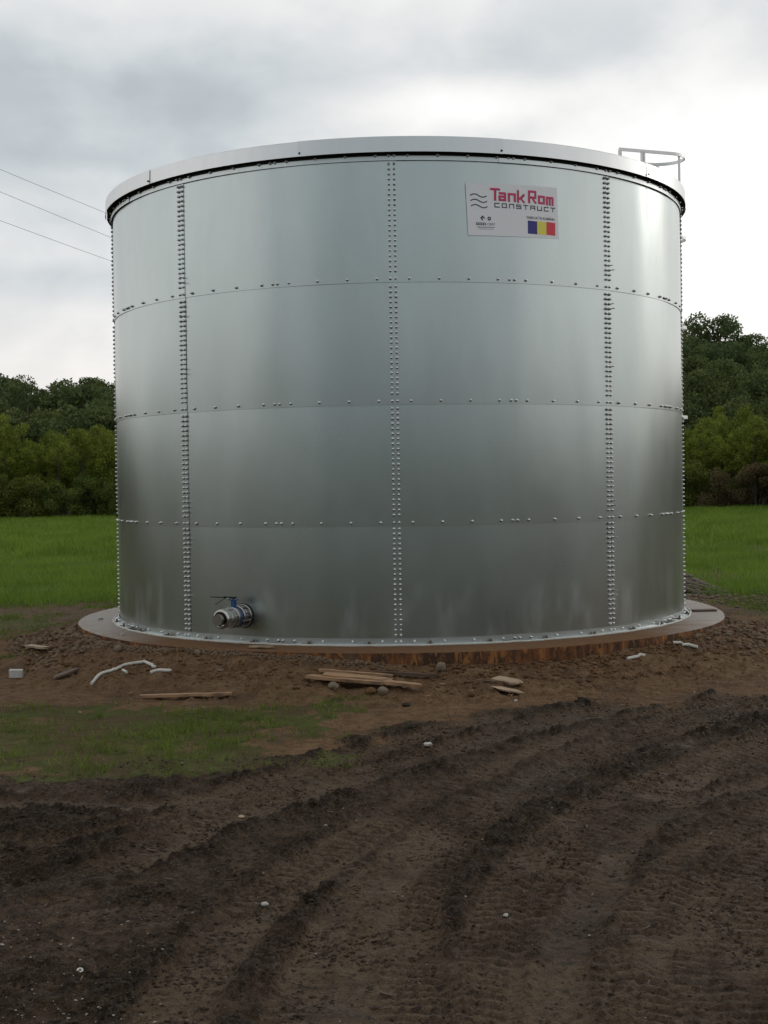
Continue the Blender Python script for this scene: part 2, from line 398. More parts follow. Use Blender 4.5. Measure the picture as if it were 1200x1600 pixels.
# ------------------------------------------------------------------ ground sheet
CX, CY = CAMP.x, CAMP.y
def P(px, py, z=0.0):
    r = ray(px, py); tt = (z - CAMP.z)/r.z; q = CAMP + r*tt; return (q.x, q.y)
TRACKS = [  # (pixel path, half width, depth, tread strength)
    ([(845,1640),(872,1500),(905,1380),(960,1290),(1040,1230),(1140,1185),(1260,1150)], .20, .022, 1.0),
    ([(612,1640),(625,1500),(640,1400),(690,1320),(790,1250),(920,1190),(1060,1140),(1230,1095)], .18, .035, 1.0),
    ([(1105,1640),(1110,1520),(1125,1430),(1160,1370),(1230,1320)], .20, .025, .9),
    ([(470,1640),(490,1560),(540,1450),(620,1350),(730,1270),(860,1200),(1010,1140),(1200,1080)], .16, .030, .8),
    ([(-60,1395),(80,1370),(200,1340),(330,1290),(480,1240),(620,1195),(780,1150),(960,1105),(1180,1062)], .20, .035, .5),
    ([(-60,1262),(60,1255),(200,1262),(340,1245),(480,1205),(620,1165),(780,1120)], .18, .028, .4),
    ([(1230,1210),(1100,1245),(1000,1300),(930,1400),(890,1500),(880,1640)], .10, .03, .3),
    ([(250,1640),(330,1500),(430,1400),(560,1310),(700,1230)], .16, .018, .5),
    ([(990,1640),(1000,1530),(1020,1430),(1070,1350),(1150,1290),(1260,1250)], .13, .020, 1.0),
    ([(735,1640),(750,1530),(775,1430),(830,1340),(930,1260),(1060,1200),(1240,1130)], .11, .018, .9),
    ([(380,1420),(480,1360),(600,1290),(720,1225),(850,1170),(1000,1120),(1160,1085)], .10, .016, .9),
    ([(-60,1310),(60,1318),(180,1300),(300,1270),(420,1235),(560,1180),(700,1135)], .11, .020, .7),
    ([(1175,1640),(1180,1540),(1195,1450),(1240,1400)], .13, .02, .9),
]
def spline(pts, n=14):
    pts = [np.array(p) for p in pts]; pts = [2*pts[0]-pts[1]] + pts + [2*pts[-1]-pts[-2]]
    out = []
    for i in range(1, len(pts)-2):
        for k in range(n):
            u = k/n; a, b2, c, d = pts[i-1:i+3]
            out.append(.5*((2*b2) + (c-a)*u + (2*a-5*b2+4*c-d)*u*u + (-a+3*b2-3*c+d)*u**3))
    out.append(pts[-2]); return np.array(out)
TR_W = [(spline([P(*q) for q in t_[0]]),) + t_[1:] for t_ in TRACKS]

PIT = P(45, 1362)
def mud_edge(x):   # y of the boundary between the mud and the soil/turf, by x
    return np.interp(x, [-9, -3.8, -2.2, -1.2, -0.6, 0.2, 1.2, 3.2, 9], [-7.5, -7.55, -7.65, -7.5, -6.7, -5.9, -5.3, -4.9, -4.4])
def hill_h(x, y):
    dx, dy = x-CX, y-CY; d = np.hypot(dx, dy); az = np.degrees(np.arctan2(dx, dy))
    H = np.interp(az, [-180, -140, -95, -60, -30, -17, -15, -12.5, -9, 0, 9, 13, 15.3, 18, 28, 60, 100, 140, 180],
                      [7, 6.5, 4, 2.5, 5.0, 6.2, 6.3, 6.0, 5, 4.5, 9.0, 10.8, 10.6, 9.4, 7, 3, 4, 6.5, 7])
    back = ss(np.abs(az), 95, 140)
    d0 = 95*(1-back) + 80*back; d1 = 165*(1-back) + 150*back
    return H*ss(d, d0, d1)*(1 + 0.12*(fbm(x/30, y/30, 2)-.5)) - 5*ss(d, 190, 420)*0
def zones(x, y):
    r = np.hypot(x, y); az = np.degrees(np.arctan2(x, -y))
    w = fbm(x*1.7, y*1.7, 4, 3.3)-.5; w2 = fbm(x*5, y*5, 3, 8.1)-.5
    me_ = mud_edge(x + w*.8)
    mud = ss(me_ - y + w*1.0 + w2*.4, -0.12, 0.25)
    # turf: lawn patch left of the tank front, and everything beyond the tank
    lawn = ss(-.85 - x + w*3.0 + w2*1.6, -0.7, 0.7)*ss(y + 7.72 + w*1.1, 0.0, 0.3)*(.55+.45*ss(w+w2, -.12, .1))*ss(-4.95 - y + w*1.2 + w2*.5, -.2, .5)
    side_l = ss(-x - 4.6 + w*2.5, -.3, .5)*ss(y+5.2, 0, .5)*(0.55 + 0.4*ss(w2+w, -.1, .15))
    side_r = ss(x - 4.9 + w*2, -.3, .5)*ss(y+2.0 + w*2, 0, .8)*.85
    corner = ss(x - 3.55 + w, 0, .4)*ss(y+6.4, 0, .4)*ss(-4.6-y, 0, .3)*.6
    field = ss(y - 4.3 + w*2.2, -.5, 1.2)
    strip = ss(np.abs(y-3.2 + .12*x + w*2.2 + w2), 0.25, .8)         # bare strip behind the base, left
    tl = np.where(x < 0, side_l*np.maximum(strip, .15), np.maximum(side_r, corner))
    bare_r = np.where((x > 0), ss(np.abs(y-6.6 - .1*x + w*2), .3, 1.0), 1)
    turf = np.maximum(np.maximum(lawn, field*np.maximum(bare_r, .35)), tl)
    turf = turf*ss(r + w, 4.5, 5.1)
    turf = np.where(y < -3, np.maximum(turf, lawn), turf)
    mud = mud*(y < 0)*ss(y + 17.5 + w*3, -.6, .6)
    turf = np.maximum(turf, 1-ss(y + 17.5 + w*3, -.6, .6))
    far = np.where((y > 0) & (r > 4.2), .75*ss(.25-w, -.1, .25)*ss(y, .5, 2), 0)
    return r, np.maximum(mud, far*(1-np.clip(turf, 0, 1))), np.clip(turf, 0, 1)
def ground_h(x, y, full=False):
    x = np.asarray(x, float); y = np.asarray(y, float)
    r, mud, turf = zones(x, y)
    near = ss(-y, -9, 3)
    w = fbm(x*1.2, y*1.2, 4, 1.0)-.5
    az = np.degrees(np.arctan2(x, -y))
    wid = np.interp(az, [-180, -100, -60, -30, 0, 40, 75, 110, 180], [1.0, .9, 1.5, 1.35, 1.05, 1.1, 1.5, 1.0, 1.0])
    top = np.interp(az, [-180, -80, -62, -12, -3, 20, 42, 62, 90, 180], [.16, .21, .275, .275, .20, .150, .225, .268, .16, .16])
    t_ = np.clip((r-3.93)/(wid*(1+.5*w)), 0, 1)
    h = top*(1-t_)**1.4*(1+.35*w) + (1-t_)**3*(fbm(x*4, y*4, 4, 2.9)-.5)*.07
    h = np.where(r < 3.93, top*0.9, h)
    skirt = ss(r, 3.95, 4.1)*(1-ss(r, 4.9, 5.6))
    h = h + skirt*((fbm(x*6, y*6, 4, 5.5)-.5)*.075 + np.maximum(fbm(x*17, y*17, 3, 7.7)-.62, 0)*.16)
    h = h + (1-mud)*near*((fbm(x*3, y*3, 3, 2.5)-.5)*.03 + (fbm(x*14, y*14, 3, 2.5)-.5)*.022)*ss(r, 3.95, 4.1)
    smear = np.zeros_like(x); lump = np.zeros_like(x); wet = np.zeros_like(x)
    rut = np.zeros_like(x); cover = np.zeros_like(x); tread = np.zeros_like(x)
    msk = (mud > .01) & (y < 0) & (y > -13.5) & (np.abs(x) < 9)
    if msk.any():
        X, Y = x[msk], y[msk]
        base = (fbm(X*.9, Y*.9, 3, 4.2)-.5)*.055 + (fbm(X*3.2, Y*3.2, 3, 6.1)-.5)*.032
        pit = np.exp(-((X-PIT[0])/.55)**2 - ((Y-PIT[1])/.28)**2); base = base - .085*pit
        rr = np.zeros_like(X); cv = np.zeros_like(X); td = np.zeros_like(X); tdn = np.zeros_like(X); bm = np.zeros_like(X)
        for pts, hw, dep, trd in TR_W:
            best = np.full(X.shape, 9.0); arc = np.zeros_like(X); acc = 0.0
            for i in range(len(pts)-1):
                a = pts[i]; d = pts[i+1]-a; L = np.hypot(*d)
                u = np.clip(((X-a[0])*d[0] + (Y-a[1])*d[1])/L**2, 0, 1)
                sx_ = (X-a[0]-u*d[0]); sy_ = (Y-a[1]-u*d[1])
                dd = np.hypot(sx_, sy_); sg = np.sign(d[0]*sy_ - d[1]*sx_)
                k = dd < np.abs(best)
                best = np.where(k, dd*np.where(sg == 0, 1, sg), best); arc = np.where(k, acc+u*L, arc)
                acc += L
            jit = (fbm(X*2.1, Y*2.1, 3, 2.2+hw*9)-.5)*.16
            q = np.abs(best + jit*.5)/hw
            inside = 1-ss(q, .80, 1.08)
            fade = ss(fbm(X*1.1+3, Y*1.1, 3, 1.1+hw*20), .28, .48)
            rr = rr*(1-inside) - inside*dep
            cv = np.maximum(cv, inside)
            berm = np.exp(-((q-1.35)/.30)**2)
            bm = np.maximum(bm, berm*(.3+.7*fade)*dep*.5)
            s_ = arc + np.abs(best)*.45 + (fbm(X*3, Y*3, 2, 3.3)-.5)*.06
            lug = ss(np.sin(s_*2*pi/.078), .0, .35)
            groove = 1-ss(np.abs(best)/hw, .03, .10)
            tdn = tdn*(1-inside) + inside*trd*fade*(1-lug)
            td = td*(1-inside) + inside*trd*fade*(lug*.017*(.5+.5*ss(q, .1, .6)) - groove*.008)
        cl1 = fbm(X*7.5, Y*7.5, 4, 9.9); cl2 = fbm(X*21, Y*21, 3, 4.4); patch = ss(fbm(X*1.3, Y*1.3, 3, 12.2), .40, .62)
        churn = np.clip(patch*.85*(1-cv*.85) + bm*28, 0, 1.1)
        cl3 = fbm(X*15+5, Y*15, 3, 1.4); cl4 = fbm(X*34+2, Y*34, 2, 5.4); lm = churn*(ss(cl1, .47, .56)*.009 + ss(cl3, .47, .52)*.022 + ss(cl2, .49, .55)*.017) + ss(cl4, .52, .58)*.010*(1-cv*.75)
        lm = lm*.8 + bm*(.2 + 1.1*ss(cl3, .42, .6)*cl1)
        hm = base*(1-.5*cv) + rr*.75 + td + lm + (cl2-.5)*.012*(1-.6*cv) + (cl3-.5)*.012*(1-.6*cv)
        h[msk] = h[msk] + mud[msk]*hm
        lump[msk] = np.clip(churn*(.25 + .75*ss(.5*cl1+.5*cl3, .44, .58)) + bm*18*ss(cl3, .4, .6), 0, 1)*(1-.8*cv)*mud[msk]
        wt = ss(-(base*(1-.7*cv) + rr), .012, .05)*ss(fbm(X*1.6, Y*1.6, 4, 3.9), .53, .62)*.7
        lump[msk] = np.maximum(lump[msk], mud[msk]*(ss(cl4, .55, .62)*.75*(1-.5*cv) + .0))
        lump[msk] = np.maximum(lump[msk], mud[msk]*ss(pit, .25, .7)*.8)
        lump[msk] = np.maximum(lump[msk], mud[msk]*cv*np.clip(tdn, 0, 1)*.55)
        smear[msk] = mud[msk]*cv*ss(fbm(X*1.9, Y*1.9, 3, 6.9), .30, .55)
        wet[msk] = wt*mud[msk]
    h = h + hill_h(x, y)
    if full: return h, mud, turf, lump, wet, smear
    return h
def gz(x, y): return float(ground_h(np.array([x]), np.array([y]))[0])

def axis(segs):
    out = [segs[0][0]]
    for a, b2, s0, s1 in segs:
        p = a
        while p < b2 - 1e-6:
            s_ = s0 + (s1-s0)*(p-a)/(b2-a); p = min(p+s_, b2); out.append(p)
    return np.array(out)
xp = axis([(0, 4.2, .0125, .014), (4.3, 7, .03, .15), (7, 40, .3, 1.5), (40, 600, 3, 30)])
xs = np.concatenate([-xp[:0:-1], xp]) + CX
ys = np.concatenate([-axis([(12.3, 14, .08, .4), (14, 40, .5, 2), (40, 620, 3, 30)])[::-1],
                     axis([(-12.3, -9.5, .0115, .014), (-9.5, -3.4, .014, .028), (-3.4, 8, .06, .14), (8, 30, .25, .8), (30, 600, 1, 25)])[1:]])
XX, YY = np.meshgrid(xs, ys, indexing='ij')
hh, mudA, turfA, lumpA, wetA, smearA = ground_h(XX.ravel(), YY.ravel(), True)
nx_, ny_ = len(xs), len(ys)
idx = np.arange(nx_*ny_).reshape(nx_, ny_)
F = np.stack([idx[:-1, :-1], idx[1:, :-1], idx[1:, 1:], idx[:-1, 1:]], -1).reshape(-1, 4)
gme = mesh_np('ground', np.stack([XX.ravel(), YY.ravel(), hh], 1), F, True)
for nm, ar in (('turf', turfA), ('mud', mudA), ('lump', lumpA), ('wet', wetA), ('smear', smearA)):
    at_ = gme.attributes.new(nm, 'FLOAT', 'POINT'); at_.data.foreach_set('value', ar.astype(np.float32))
link('ground', gme, M['ground'], kind='structure')
print('ground verts', len(hh))

def H_lookup(x, y):   # bilinear lookup in the built sheet
    i = np.clip(np.searchsorted(xs, x)-1, 0, nx_-2); j = np.clip(np.searchsorted(ys, y)-1, 0, ny_-2)
    g2 = hh.reshape(nx_, ny_)
    u = (x-xs[i])/(xs[i+1]-xs[i]); v = (y-ys[j])/(ys[j+1]-ys[j])
    return (g2[i, j]*(1-u)*(1-v) + g2[i+1, j]*u*(1-v) + g2[i, j+1]*(1-u)*v + g2[i+1, j+1]*u*v)
def on_ground(px, py, dz=0.0):
    """point of the built ground seen at that pixel of the photograph"""
    r = ray(px, py); z = 0.0
    for _ in range(14):
        tt = (z-CAMP.z)/r.z; q = CAMP + r*tt; z = 0.5*z + 0.5*float(H_lookup(np.array([q.x]), np.array([q.y]))[0])
    return Vector((q.x, q.y, z+dz))

# ------------------------------------------------------------------ the concrete base
base = empty('concrete_base', (0, 0, 0), label='round concrete base with rusty rim under the steel tank', cat='foundation')
RS = 3.95
_SR = np.random.default_rng(3).random(4096)
def slab_r(a):
    k = a/(2*pi)*600; c = max(0, float(vn(np.array([k*.31]), np.array([2.5]))[0])-.62)
    return RS + .018*math.sin(3*a+1) + .012*math.sin(7*a) + .010*(float(vn(np.array([k*.6]), np.array([.5]))[0])-.5) - .06*c
n = 600; mb = MB()
ring = lambda dr, z: [((slab_r(2*pi*k/n)+dr)*math.sin(2*pi*k/n), -(slab_r(2*pi*k/n)+dr)*math.cos(2*pi*k/n), z + (.004*math.sin(k*1.7) if dr < 0 and dr > -.1 else 0)) for k in range(n)]
prof = [ring(-4.2+.3, SLAB+.0)]
rr_ = [ring(-1.0, SLAB), ring(-.25, SLAB), ring(-.03, SLAB-.001), ring(0, SLAB-.016)]
vs = [v for q in rr_ for v in q]; mb.add(vs, [(i*n+k, i*n+(k+1) % n, (i+1)*n+(k+1) % n, (i+1)*n+k) for i in range(3) for k in range(n)], True)
mb.add(rr_[0], [tuple(range(n-1, -1, -1))][::1])
mb.build('slab_top', M['concrete'], base)
mb = MB(); q0, q1, q2 = ring(.001, SLAB-.014), ring(.003, SLAB-.08), ring(-.004, -.05)
mb.add(q0+q1+q2, [(i*n+k, (i+1)*n+k, (i+1)*n+(k+1) % n, i*n+(k+1) % n) for i in range(2) for k in range(n)][::1], True)
mb.build('rim', M['rim'], base, label='orange rusty band round the side of the base')

# ------------------------------------------------------------------ the tank
tank = empty('storage_tank', (0, 0, SLAB), label='large round bolted galvanised steel water tank on the concrete base', cat='water tank')
TZ = SLAB   # children use world-like coordinates minus TZ
A0 = R_(-1.2); DA = R_(40)
def cyl_pt(r, a, z): return (r*math.sin(a), -r*math.cos(a), z - TZ)
ROWS = [0.325, 1.513, 2.711, 3.912, 5.112]            # horizontal bolt rows
LAP = 0.035
def curved_sheet(name, a0, a1, z0, z1, rfun, th, mt, parent, na=30, nz=4, **kw):
    vs = []; N = []
    us = np.linspace(0, 1, na+1); vz_ = np.linspace(0, 1, nz+1)
    mb = MB(); fr = []
    for v in vz_:
        for u in us: fr.append(cyl_pt(rfun(u, v), a0+(a1-a0)*u, z0+(z1-z0)*v))
    w = na+1
    mb.add(fr, [(j*w+i, j*w+i+1, (j+1)*w+i+1, (j+1)*w+i) for j in range(nz) for i in range(na)], True)
    def edge(uv):
        o = [cyl_pt(rfun(u, v), a0+(a1-a0)*u, z0+(z1-z0)*v) for u, v in uv]
        ii = [cyl_pt(rfun(u, v)-th, a0+(a1-a0)*u, z0+(z1-z0)*v) for u, v in uv]
        k = len(uv); mb.add(o+ii, [(i, k+i, k+i+1, i+1) for i in range(k-1)])
    edge([(u, 0) for u in us]); edge([(u, 1) for u in us[::-1]])
    edge([(0, v) for v in vz_[::-1]]); edge([(1, v) for v in vz_])
    return mb.build(name, mt, parent, **kw)
for j in range(4):
    z0 = ROWS[j] - LAP if j else 0.302; z1 = ROWS[j+1] + (LAP if j < 3 else 0.02)
    for i in range(-4, 5):
        a0 = A0 + i*DA - LAP/TR; a1 = A0 + (i+1)*DA + (LAP+.012)/TR
        ph = random.random()*6
        bl = random.uniform(.001, .0035); ph = random.uniform(0, 6.28)
        f_ = lambda u, v, bl=bl, ph=ph: TR + .006*u + .008*(1-v) + bl*math.sin(pi*v) + .0022*math.sin(u*9+ph)*math.sin(pi*u)*(.6+.4*math.sin(pi*v))
        curved_sheet('wall_panel', a0, a1, z0, z1, f_, .0045, M['sheet'], tank, 48, 12)
# inner liner so the laps never show daylight
mb = MB(); nn = 120
mb.add([cyl_pt(TR-.012, 2*pi*k/nn, z) for z in (.31, 5.15) for k in range(nn)], [(k, (k+1) % nn, nn+(k+1) % nn, nn+k) for k in range(nn)], True)
mb.build('inner_liner', M['rubber_and_shade'], tank)

# angle rings, foot and top, nine lengths each with an overlap
def angle_len(name, a0, a1, zlo, zhi, rb, foot, parent, th=.005):
    na = 24; mb = MB(); us = [a0+(a1-a0)*k/na for k in range(na+1)]
    def strip(pa, pb, sm=True):
        v_ = [cyl_pt(pa[0], a, pa[1]) for a in us] + [cyl_pt(pb[0], a, pb[1]) for a in us]
        mb.add(v_, [(i, i+1, na+2+i, na+1+i) for i in range(na)], sm)
    ro = rb+th
    if foot > 0:
        path = [(rb, zhi), (ro, zhi), (ro, zlo+th), (rb+foot, zlo+th), (rb+foot, zlo), (rb, zlo)]
    else:
        path = [(rb, zhi), (ro-foot*-1*0, zhi), (ro, zlo), (rb, zlo)]
    for p_, q_ in zip(path[1:], path[:-1]): strip(p_, q_)
    k = len(path)
    for a in (a0, a1): mb.add([cyl_pt(p_[0], a, p_[1]) for p_ in path], [tuple(range(k))])
    return mb.build(name, M['angle'], parent)
for i in range(9):
    c0 = A0 + R_(-17.2) + i*DA
    odd = i % 2
    r0 = TR+.0155
    angle_len('base_angle', c0 - R_(5.2), c0 + DA, SLAB+.002, .366, r0 + (.006 if odd else 0), .055, tank)
    angle_len('top_angle', c0 - R_(5.0), c0 + DA - R_(.3), 5.066, 5.108, r0 + (.006 if odd else 0), 0, tank)
# cement bead along the foot
mb = MB(); k_ = 260; pts = []
for i in range(k_): a = 2*pi*i/k_; pts.append(cyl_pt(TR+.088+.006*math.sin(i*.9)+.005*random.random(), a, SLAB+.004+.004*random.random()))
mb.tube(pts, .013, 6, closed=True); mb.build('cement_bead', M['sealant'], tank)

# bolts: domed nut, shared mesh; local +Z points away from the shell
def bolt_mb(long=False):
    mb = MB()
    pr = [(.0165, 0), (.0165, .003), (.0130, .0035), (.0130, .012), (.0095, .019), (.004, .0225), (.0001, .0232)]
    if long: pr = [(.0165, 0), (.0165, .003), (.0130, .0035), (.0130, .014), (.0055, .0150), (.0055, .062), (.0001, .064)]
    mb.lathe(pr, Matrix(), 8, False, False); return mb
BM = bolt_mb(); BL = bolt_mb(True)
bm_s = BM.mesh('bolt'); bm_l = BL.mesh('bolt_long')
for q in (bm_s, bm_l): q.materials.append(M['bolt'])
spots = []
for i in range(-4, 5):
    a = A0 + i*DA
    for j in range(4):
        for k in range(22):
            z = ROWS[j] + .075 + k*.05
            for s_ in (-1, 1):
                lg = s_ == 1 and abs(i) == 1 and (k in (1, 2, 3) if j % 2 else k in (19, 18, 6, 7)) and ((k + j + i) % 5 != 0)
                spots.append((a + s_*.0263/TR, z, TR+.011, lg))
    for j in range(5):
        zz = ROWS[j] + (.012 if j == 0 else 0)
        ra = TR + (.021 if j in (0, 4) else .011)
        for da in (0, 20):
            for s_ in (-1, 1): spots.append((a + R_(da) + s_*.0263/TR, zz, ra, False))
        for da in (2.65, 7.55, 12.5, 17.5, 22.5, 27.5, 32.5, 37.4): spots.append((a+R_(da), zz, ra, False))
def bolt_matrix(a, z, r):
    nrm = Vector((math.sin(a), -math.cos(a), 0)); tg = Vector((math.cos(a), math.sin(a), 0)); u = nrm.cross(tg)
    return Matrix.Translation(cyl_pt(r, a, z)) @ Matrix(((tg.x, u.x, nrm.x, 0), (tg.y, u.y, nrm.y, 0), (tg.z, u.z, nrm.z, 0), (0, 0, 0, 1)))
vis = [s_ for s_ in spots if abs(s_[0]) < R_(100)]
vis.sort(key=lambda s_: abs(s_[0]))
for s_ in vis[:298]:
    o = link('bolt', bm_l if s_[3] else bm_s, None, tank); o.matrix_local = bolt_matrix(*s_[:3]) @ Matrix.Rotation(random.uniform(0, 1), 4, 'Z') @ Matrix.Rotation(random.uniform(-.07, .07), 4, 'X') @ Matrix.Diagonal((random.uniform(.9, 1.08),)*2 + (random.uniform(.85, 1.15), 1))
mb = MB()
for s_ in vis[298:] + [q for q in spots if abs(q[0]) >= R_(100)]:
    Mx = bolt_matrix(*s_[:3]) @ Matrix.Rotation(random.uniform(-.06, .06), 4, 'X') @ Matrix.Diagonal((1, 1, random.uniform(.8, 1.2), 1)); B_ = BL if s_[3] else BM
    mb.add([Mx @ Vector(v) for v in B_.v], B_.f, True)
mb.build('bolts', M['bolt'], tank, kind='stuff')
# foot anchors with crumbs of grout
mb = MB()
for i in range(36):
    a = A0 + R_(5.2 + 10*i)
    Mx = Matrix.Translation(cyl_pt(TR+.052, a, SLAB+.006))
    mb.lathe([(.020, 0), (.020, .010), (.011, .011), (.010, .036), (.0001, .037)], Mx, 7, False, False)
    for k in range(5):
        p_ = cyl_pt(TR+.03+.05*random.random(), a+random.uniform(-.016, .016), SLAB+.008)
        s2 = random.uniform(.008, .016); mb.lathe([(.7*s2, -s2*.3), (s2, s2*.2), (.5*s2, s2), (.0001, s2*1.1)], Matrix.Translation(p_), 6, False, False)
mb.build('anchor_bolts', M['anchor'], tank, kind='stuff')

# roof flashing (fascia) in eleven overlapping lengths, roof deck
FR = TR + .078; FZ0, FZ1 = 5.137, 5.284
SEG = R_(360/11.)
for i in range(11):
    a0 = R_(-16.3) + i*SEG
    up_ = 1 if i in (0, 3, 5, 7, 9) else 0
    dr = .010*up_
    bow = random.uniform(-.003, .003)
    f_ = lambda u, v, dr=dr, bow=bow: FR + dr + bow*math.sin(pi*u) - .006*v + .003*(1-u)
    fs_ = curved_sheet('roof_flashing', a0, a0+SEG+(R_(.6) if up_ else 0), FZ0 - .004*up_, FZ1 , f_, .0035, M['flash'], tank, 24, 2)
    mb = MB(); mb.lathe([(.011, 0), (.011, .004), (.007, .009), (.0001, .010)], bolt_matrix(a0+R_(.3), FZ0+.028, FR+.012), 8, False, False)
    s2 = mb.build('screw', M['rubber_and_shade'], None); s2.parent = fs_
mb = MB(); nn = 110
mb.add([cyl_pt(r_, 2*pi*k/nn, z) for r_, z in ((FR-.004, FZ1-.004), (FR-.03, FZ1-.001), (1.5, FZ1+.22), (.05, FZ1+.36)) for k in range(nn)],
       [(j*nn+k, j*nn+(k+1) % nn, (j+1)*nn+(k+1) % nn, (j+1)*nn+k) for j in range(3) for k in range(nn)], True)
mb.build('roof', M['flash'], tank)
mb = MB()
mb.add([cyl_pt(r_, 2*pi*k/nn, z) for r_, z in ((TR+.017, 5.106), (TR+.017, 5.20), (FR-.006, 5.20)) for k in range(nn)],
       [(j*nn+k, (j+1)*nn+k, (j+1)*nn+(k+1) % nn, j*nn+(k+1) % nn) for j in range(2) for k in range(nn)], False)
mb.build('eave_shade_closer', M['rubber_and_shade'], tank)  # black closing strip: the shade under the flashing put into its colour

# ---- sticker with the maker's mark
SA0, SA1, SZ0, SZ1 = R_(10.9), R_(27.5), 4.335, 4.850
SKEW = .024
def s2c(u, v, lift=0.0):
    """u 0..1 left to right, v 0..1 bottom to top on the sticker"""
    a = SA0 + (SA1-SA0)*u + R_(.35)*(1-v); z = SZ0 + (SZ1-SZ0)*v + .012*u
    return cyl_pt(TR+.0145+lift, a, z)
SW, SH = (SA1-SA0)*TR, SZ1-SZ0
sign = None
mb = MB(); na = 20
mb.add([s2c(i/na, j, 0) for j in (0, 1) for i in range(na+1)], [(i, i+1, na+2+i, na+1+i) for i in range(na)], True)
sign = mb.build('sticker', M['film'], tank, label='pale company sticker with red and black lettering and a three colour flag')
def stroke(mb, pts, w, lift=.0012, cap=True):
    """thick polyline in sticker units (x in 0..SW, y in 0..SH)"""
    pts = [np.array(p, float) for p in pts]
    for a, b2 in zip(pts[:-1], pts[1:]):
        d = b2-a; L = np.hypot(*d)
        if L < 1e-6: continue
        d = d/L; nrm = np.array((-d[1], d[0]))*w/2; e = d*w/2 if cap else 0
        q = [a-e-nrm, b2+e-nrm, b2+e+nrm, a-e+nrm]
        mb.add([s2c(p[0]/SW, p[1]/SH, lift) for p in q], [(0, 1, 2, 3)])
GL = {  # blocky glyphs on a 0..1 box
 'T': [[(0, 1), (1, 1)], [(.5, 1), (.5, 0)]],
 'a': [[(.05, .66), (.95, .66), (.95, 0), (0, 0), (0, .34), (.95, .34)]],
 'n': [[(0, 0), (0, .66), (1, .66), (1, 0)]],
 'k': [[(0, 0), (0, 1)], [(0, .30), (.45, .32), (1, .66)], [(.45, .32), (1, 0)]],
 'R': [[(0, 0), (0, 1), (1, 1), (1, .45), (0, .45)], [(.45, .45), (1, 0)]],
 'o': [[(0, 0), (0, .66), (1, .66), (1, 0), (0, 0)]],
 'm': [[(0, 0), (0, .66), (1, .66), (1, 0)], [(.5, .66), (.5, 0)]],
 'C': [[(1, 1), (0, 1), (0, 0), (1, 0)]], 'O': [[(0, 0), (0, 1), (1, 1), (1, 0), (0, 0)]],
 'N': [[(0, 0), (0, 1), (1, 1), (1, 0)]], 'S': [[(1, 1), (0, 1), (0, .52), (1, .52), (1, 0), (0, 0)]],
 'A': [[(0, 0), (0, 1), (1, 1), (1, 0)], [(0, .45), (1, .45)]], 'U': [[(0, 1), (0, 0), (1, 0), (1, 1)]],
 'Q': [[(0, 0), (0, 1), (1, 1), (1, .45), (0, .45)], [(.4, .45), (1, 0)]],
}
def px2s(px, py):   # pixel of the photograph -> sticker units
    u = ((px-727-(py-292)*.04)/141.5); v = 1-(py-292-(u*-2))/80.0
    return u*SW, v*SH
def word(mb, glyphs, w, lift, off=(0, 0)):
    for ch, x0, x1, yb, yt in glyphs:
        for pl in GL[ch]:
            stroke(mb, [px2s(x0+(x1-x0)*p[0]+off[0], yb+(yt-yb)*p[1]+off[1]) for p in pl], w*SW/141.5, lift)
big_l = [('T', 764, 775.5, 315.5, 299.5), ('a', 776.5, 785, 315.5, 300), ('n', 790.5, 799.5, 316, 300.5), ('k', 804.5, 813.5, 316.5, 300.5),
         ('R', 822, 832, 316, 299.5), ('o', 838, 846, 316, 301), ('m', 851, 860.5, 317, 301.5)]
mb = MB(); word(mb, big_l, 2.8, .0010, (.8, .5)); mb.build('letter_shadow', M['ink_shade'], sign)
for gl in big_l:
    mb = MB(); word(mb, [gl], 2.75, .0020); mb.build('letter', M['crimson'], sign)
for i, ch in enumerate('CONSTQUCT'.replace('Q', 'A')):
    x0 = 769.6 + i*11.05; yb = 326.9 + i*.14
    mb = MB(); word(mb, [(ch, x0, x0+6.6, yb, yb-5.6)], 1.35, .0014); mb.build('letter', M['inkblack'], sign)
for k in range(3):
    mb = MB(); pts = []
    for i in range(17):
        u = i/16; pts.append(px2s(733.5+k*.6+u*24, 310.0+k*8.1 - 2.6*math.sin(u*2*pi*.93+.15) + 1.1 - u*1.2))
    stroke(mb, pts, 1.45*SW/141.5, .0014, False); mb.build('wave_mark', M['inkblack'], sign)
for k, mm in enumerate(('flagblue', 'flagyellow', 'flagred')):
    mb = MB(); q = []
    for x, y in ((820+k*15.1, 365), (820+(k+1)*15.1-.05, 365.2), (820+(k+1)*15.1-.05, 345.3), (820+k*15.1, 344.8)): 
        a_, b_ = px2s(x, y); q.append(s2c(a_/SW, b_/SH, .0014))
    mb.add(q, [(0, 1, 2, 3)]); mb.build('flag_stripe', M[mm], sign)
def textmesh(s_, px0, px1, pyb, pyt, mt, name='small_print', bold=False):
    cu = bpy.data.curves.new('t', 'FONT'); cu.body = s_; cu.resolution_u = 2
    if bold: cu.offset = 0.012
    ob = bpy.data.objects.new('t', cu); col.objects.link(ob)
    dg = bpy.context.evaluated_depsgraph_get(); me = bpy.data.meshes.new_from_object(ob.evaluated_get(dg))
    bpy.data.objects.remove(ob); v_ = np.array([v.co[:2] for v in me.vertices])
    lo, hi = v_.min(0), v_.max(0)
    for v in me.vertices:
        u = (v.co.x-lo[0])/(hi[0]-lo[0]); w = (v.co.y-0)/max(hi[1], 1e-6)
        a_, b_ = px2s(px0+(px1-px0)*u, pyb+(pyt-pyb)*w); v.co = s2c(a_/SW, b_/SH, .0014)
    me.materials.clear(); me.name = name
    return link(name, me, mt, sign)
textmesh('FABRICAT ÎN ROMÂNIA', 818.5, 864.5, 342, 337, M['inkblack'], bold=True)
mb = MB()
